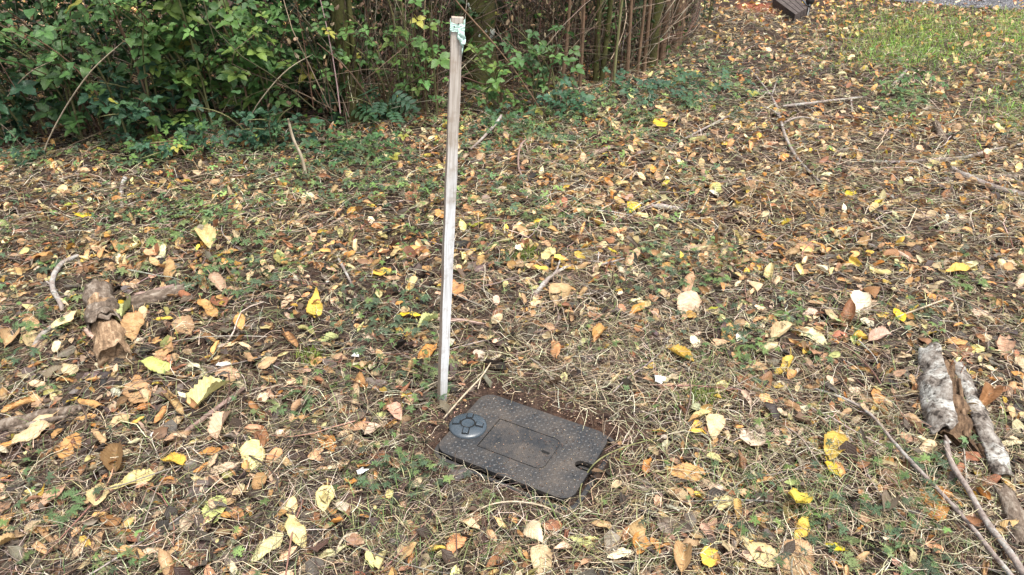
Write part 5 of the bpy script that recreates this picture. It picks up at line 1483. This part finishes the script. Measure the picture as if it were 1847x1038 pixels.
# woody tangle
K = 3400
P0 = thicket_pts(rs, K, .05, 2.3, 0, .25, x0=-4.8)
P0[:, 0] = np.where(rs.uniform(0, 1, K) < .55, rs.uniform(-1.3, 2.2, K), P0[:, 0]); P0[:, 1] = yb(P0[:, 0]) + rs.uniform(.05, 2.2, K) ** 1.0
n = 7; s = np.linspace(0, 1, n)
L = rs.uniform(.3, 1.6, K); h = rs.uniform(0, 6.28, K); el0 = np.clip(rs.normal(1.0, .55, K), -.1, 1.57); el1 = el0 - np.abs(rs.normal(.2, .7, K))
el = el0[:, None] * (1 - s) + el1[:, None] * s; hh = h[:, None] + rs.normal(0, 1.2, K)[:, None] * s
st = (L / (n - 1))[:, None]
D = np.stack([np.cos(hh) * np.cos(el), np.sin(hh) * np.cos(el), np.sin(el)], -1) * st[..., None]
P = P0[:, None, :] + np.cumsum(D, 1) - D
P[..., 1] = np.maximum(P[..., 1], yb(P[..., 0]) - .15)
near_trunk = (np.abs(P0[:, 0] + .25 * P0[:, 1] / 6.05) < .20) & (P0[:, 1] < 6.1)
P[near_trunk, :, 2] *= .25
P0x = P0[:, 0]; drop = (P0x < -1.3) & (rs.uniform(0, 1, K) < .6); P[drop, :, 2] -= 5
r = rs.uniform(.0012, .0052, K)[:, None] ** 1.0 * (1 - .6 * s[None])
V, Qf = tubes(P, r, 4)
TW = np.array([(.09, .065, .042), (.17, .125, .085), (.045, .03, .022), (.32, .27, .20), (.10, .055, .04), (.07, .065, .035)])
b = Batch(); b.add(V, Qf, np.repeat(jitter(TW[rs.randint(0, 6, K)], rs, K, .25), n * 4, 0))
tag(b.build("bramble_tangle", M_STRAW), "tangle of thin brown and grey stems filling the thicket", "undergrowth", kind="stuff")
# hanging dead leaves caught in stems
K = 15000
T = thicket_pts(rs, K, .15, 2.0, .02, 1.25, x0=-4.5, zp=.9)
T[:, 0] = np.where(rs.uniform(0, 1, K) < .6, rs.uniform(-1.4, 2.2, K), T[:, 0]); T[:, 1] = yb(T[:, 0]) + rs.uniform(.1, 1.9, K)
cl = lattice_noise(T[:, 0] * 5, T[:, 2] * 5, 81); T = T[(rs.uniform(0, 1, K) < cl * 1.4) & ~((np.abs(T[:, 0] + .25) < .16) & (T[:, 1] < 6.1)) & ~((T[:, 0] < -1.3) & (rs.uniform(0, 1, K) < .55))]; K = len(T)
b = Batch(); w = rs.randint(0, 6, K)
DP = np.array([(.24, .17, .10), (.17, .10, .06), (.36, .25, .16), (.11, .07, .045), (.42, .33, .22)])
for i in range(6):
    m = w == i; k = m.sum()
    b.stamp(tp_lo[i], rotmats(rs.normal(1.4, .5, k), rs.normal(0, .6, k), rs.uniform(0, 6.28, k), rs.uniform(.015, .052, k)), T[m], jitter(DP[rs.randint(0, 5, k)], rs, k, .25))
tag(b.build("withered_leaves", M_LITTER), "withered brown leaves hanging in the stems of the thicket", "dead leaves", kind="stuff")
# foliage behind, coloured darker for inner shade; unseen canopy above added for shade
b = Batch()
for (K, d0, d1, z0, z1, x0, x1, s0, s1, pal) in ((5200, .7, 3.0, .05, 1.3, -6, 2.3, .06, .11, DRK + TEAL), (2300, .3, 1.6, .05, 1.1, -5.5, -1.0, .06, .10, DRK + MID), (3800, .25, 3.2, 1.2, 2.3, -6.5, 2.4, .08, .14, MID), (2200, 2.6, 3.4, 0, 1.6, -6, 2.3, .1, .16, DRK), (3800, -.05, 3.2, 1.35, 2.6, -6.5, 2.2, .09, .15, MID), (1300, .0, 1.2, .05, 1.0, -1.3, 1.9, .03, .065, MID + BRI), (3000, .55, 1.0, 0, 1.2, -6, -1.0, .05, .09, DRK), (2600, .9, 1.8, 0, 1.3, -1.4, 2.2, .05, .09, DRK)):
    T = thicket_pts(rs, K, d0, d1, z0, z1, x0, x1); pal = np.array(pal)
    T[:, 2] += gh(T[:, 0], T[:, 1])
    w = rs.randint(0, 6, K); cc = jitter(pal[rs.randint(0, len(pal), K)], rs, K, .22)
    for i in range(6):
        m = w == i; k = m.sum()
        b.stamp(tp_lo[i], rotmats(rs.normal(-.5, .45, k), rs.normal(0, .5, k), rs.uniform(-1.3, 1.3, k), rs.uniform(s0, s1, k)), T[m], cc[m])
tag(b.build("thicket_foliage_and_shade_canopy", M_GREENS), "dense thicket foliage, back leaves coloured dark for shade, unseen canopy added to shade it", "undergrowth", kind="stuff")

# ------------------------------------------------------------ far weathered box at the top right
def far_box():
    t = NT("weathered_dark_board")
    mp = t.n("ShaderNodeMapping"); mp.inputs['Scale'].default_value = (60, 6, 60); t.l(t.obj(), mp.inputs['Vector'])
    n1 = t.noise(mp.outputs[0], 1, 5, .7)
    mat = t.surf(t.pri(t.ramp(n1, [(.3, (.025, .02, .018)), (.55, (.065, .05, .045)), (.75, (.12, .10, .09))]), .85, t.bump(n1, .7, .004), .2))
    t = NT("black_metal"); blk = t.surf(t.pri((.015, .015, .016), .4, None, .5))
    x, y, z = ung(1438, 31)
    root = empty("weathered_platform", (x, y, z)); tag(root, "dark weathered low wooden platform, cut by the top edge of the photo", "wooden platform")
    def gp(px_, py_, zz):
        a, b_ = un(px_, py_ - 6, zz); return Vector((a - x, b_ - y, zz - z))
    ht = .09
    A_, A2, B_ = gp(1434, 32, ht), gp(1442, 32.5, ht), gp(1456.5, 20.5, ht)
    dA = (gp(1402, 8.7, ht) - A_); dB = (gp(1439, .5, ht) - B_)
    dA = dA.normalized() * 1.1; dB = dB.normalized() * 1.1
    npl = 4
    # planks side by side, joined by narrow gaps
    for k in range(npl):
        f0, f1 = k / npl + .012, (k + 1) / npl - .012
        q0 = A_.lerp(B_, f0); q1 = A_.lerp(B_, f1); e0 = (A_ + dA).lerp(B_ + dB, f0); e1 = (A_ + dA).lerp(B_ + dB, f1)
        if k == 0: q1 = A2.lerp(q1, .7)
        top_ = [q0, q1, e1, e0]
        V = [Vector((p.x, p.y, -.03)) for p in top_] + top_
        bevel(mk("plank", V, [(3, 2, 1, 0), (4, 5, 6, 7), (0, 1, 5, 4), (1, 2, 6, 5), (2, 3, 7, 6), (3, 0, 4, 7)], mat, root), .004)
    rough_tube("black_edge", [tuple(B_ + Vector((.015, 0, .008))), tuple(B_ + dB * .5 + Vector((.015, 0, .008))), tuple(B_ + dB + Vector((.015, 0, .008)))], [.014] * 3, blk, root, 6, 3, 0, 1)
    # black round fitting on the right
    p = at_y(1461, 4, y + .05)
    o2 = empty("black_fitting", (p.x, p.y, ghf(p.x, p.y))); tag(o2, "black rounded fitting on a short post right of the dark wooden platform", "fitting")
    hz = p.z - ghf(p.x, p.y)
    rough_tube("post", [(-.05, -.12, 0), (-.02, -.05, hz * .5), (0, 0, hz)], [.018, .016, .02], blk, o2, 8, 3, 0, 1)
    V = []; Fc = []; nu, nv = 16, 10
    for i in range(nv + 1):
        for j in range(nu):
            th = math.pi * i / nv; ph = 2 * math.pi * j / nu; V.append((.052 * math.sin(th) * math.cos(ph), .04 * math.sin(th) * math.sin(ph), hz + .02 + .06 * math.cos(th)))
    for i in range(nv):
        for j in range(nu): Fc.append((i * nu + j, i * nu + (j + 1) % nu, (i + 1) * nu + (j + 1) % nu, (i + 1) * nu + j))
    mk("knob", V, Fc, blk, o2, True)
far_box()
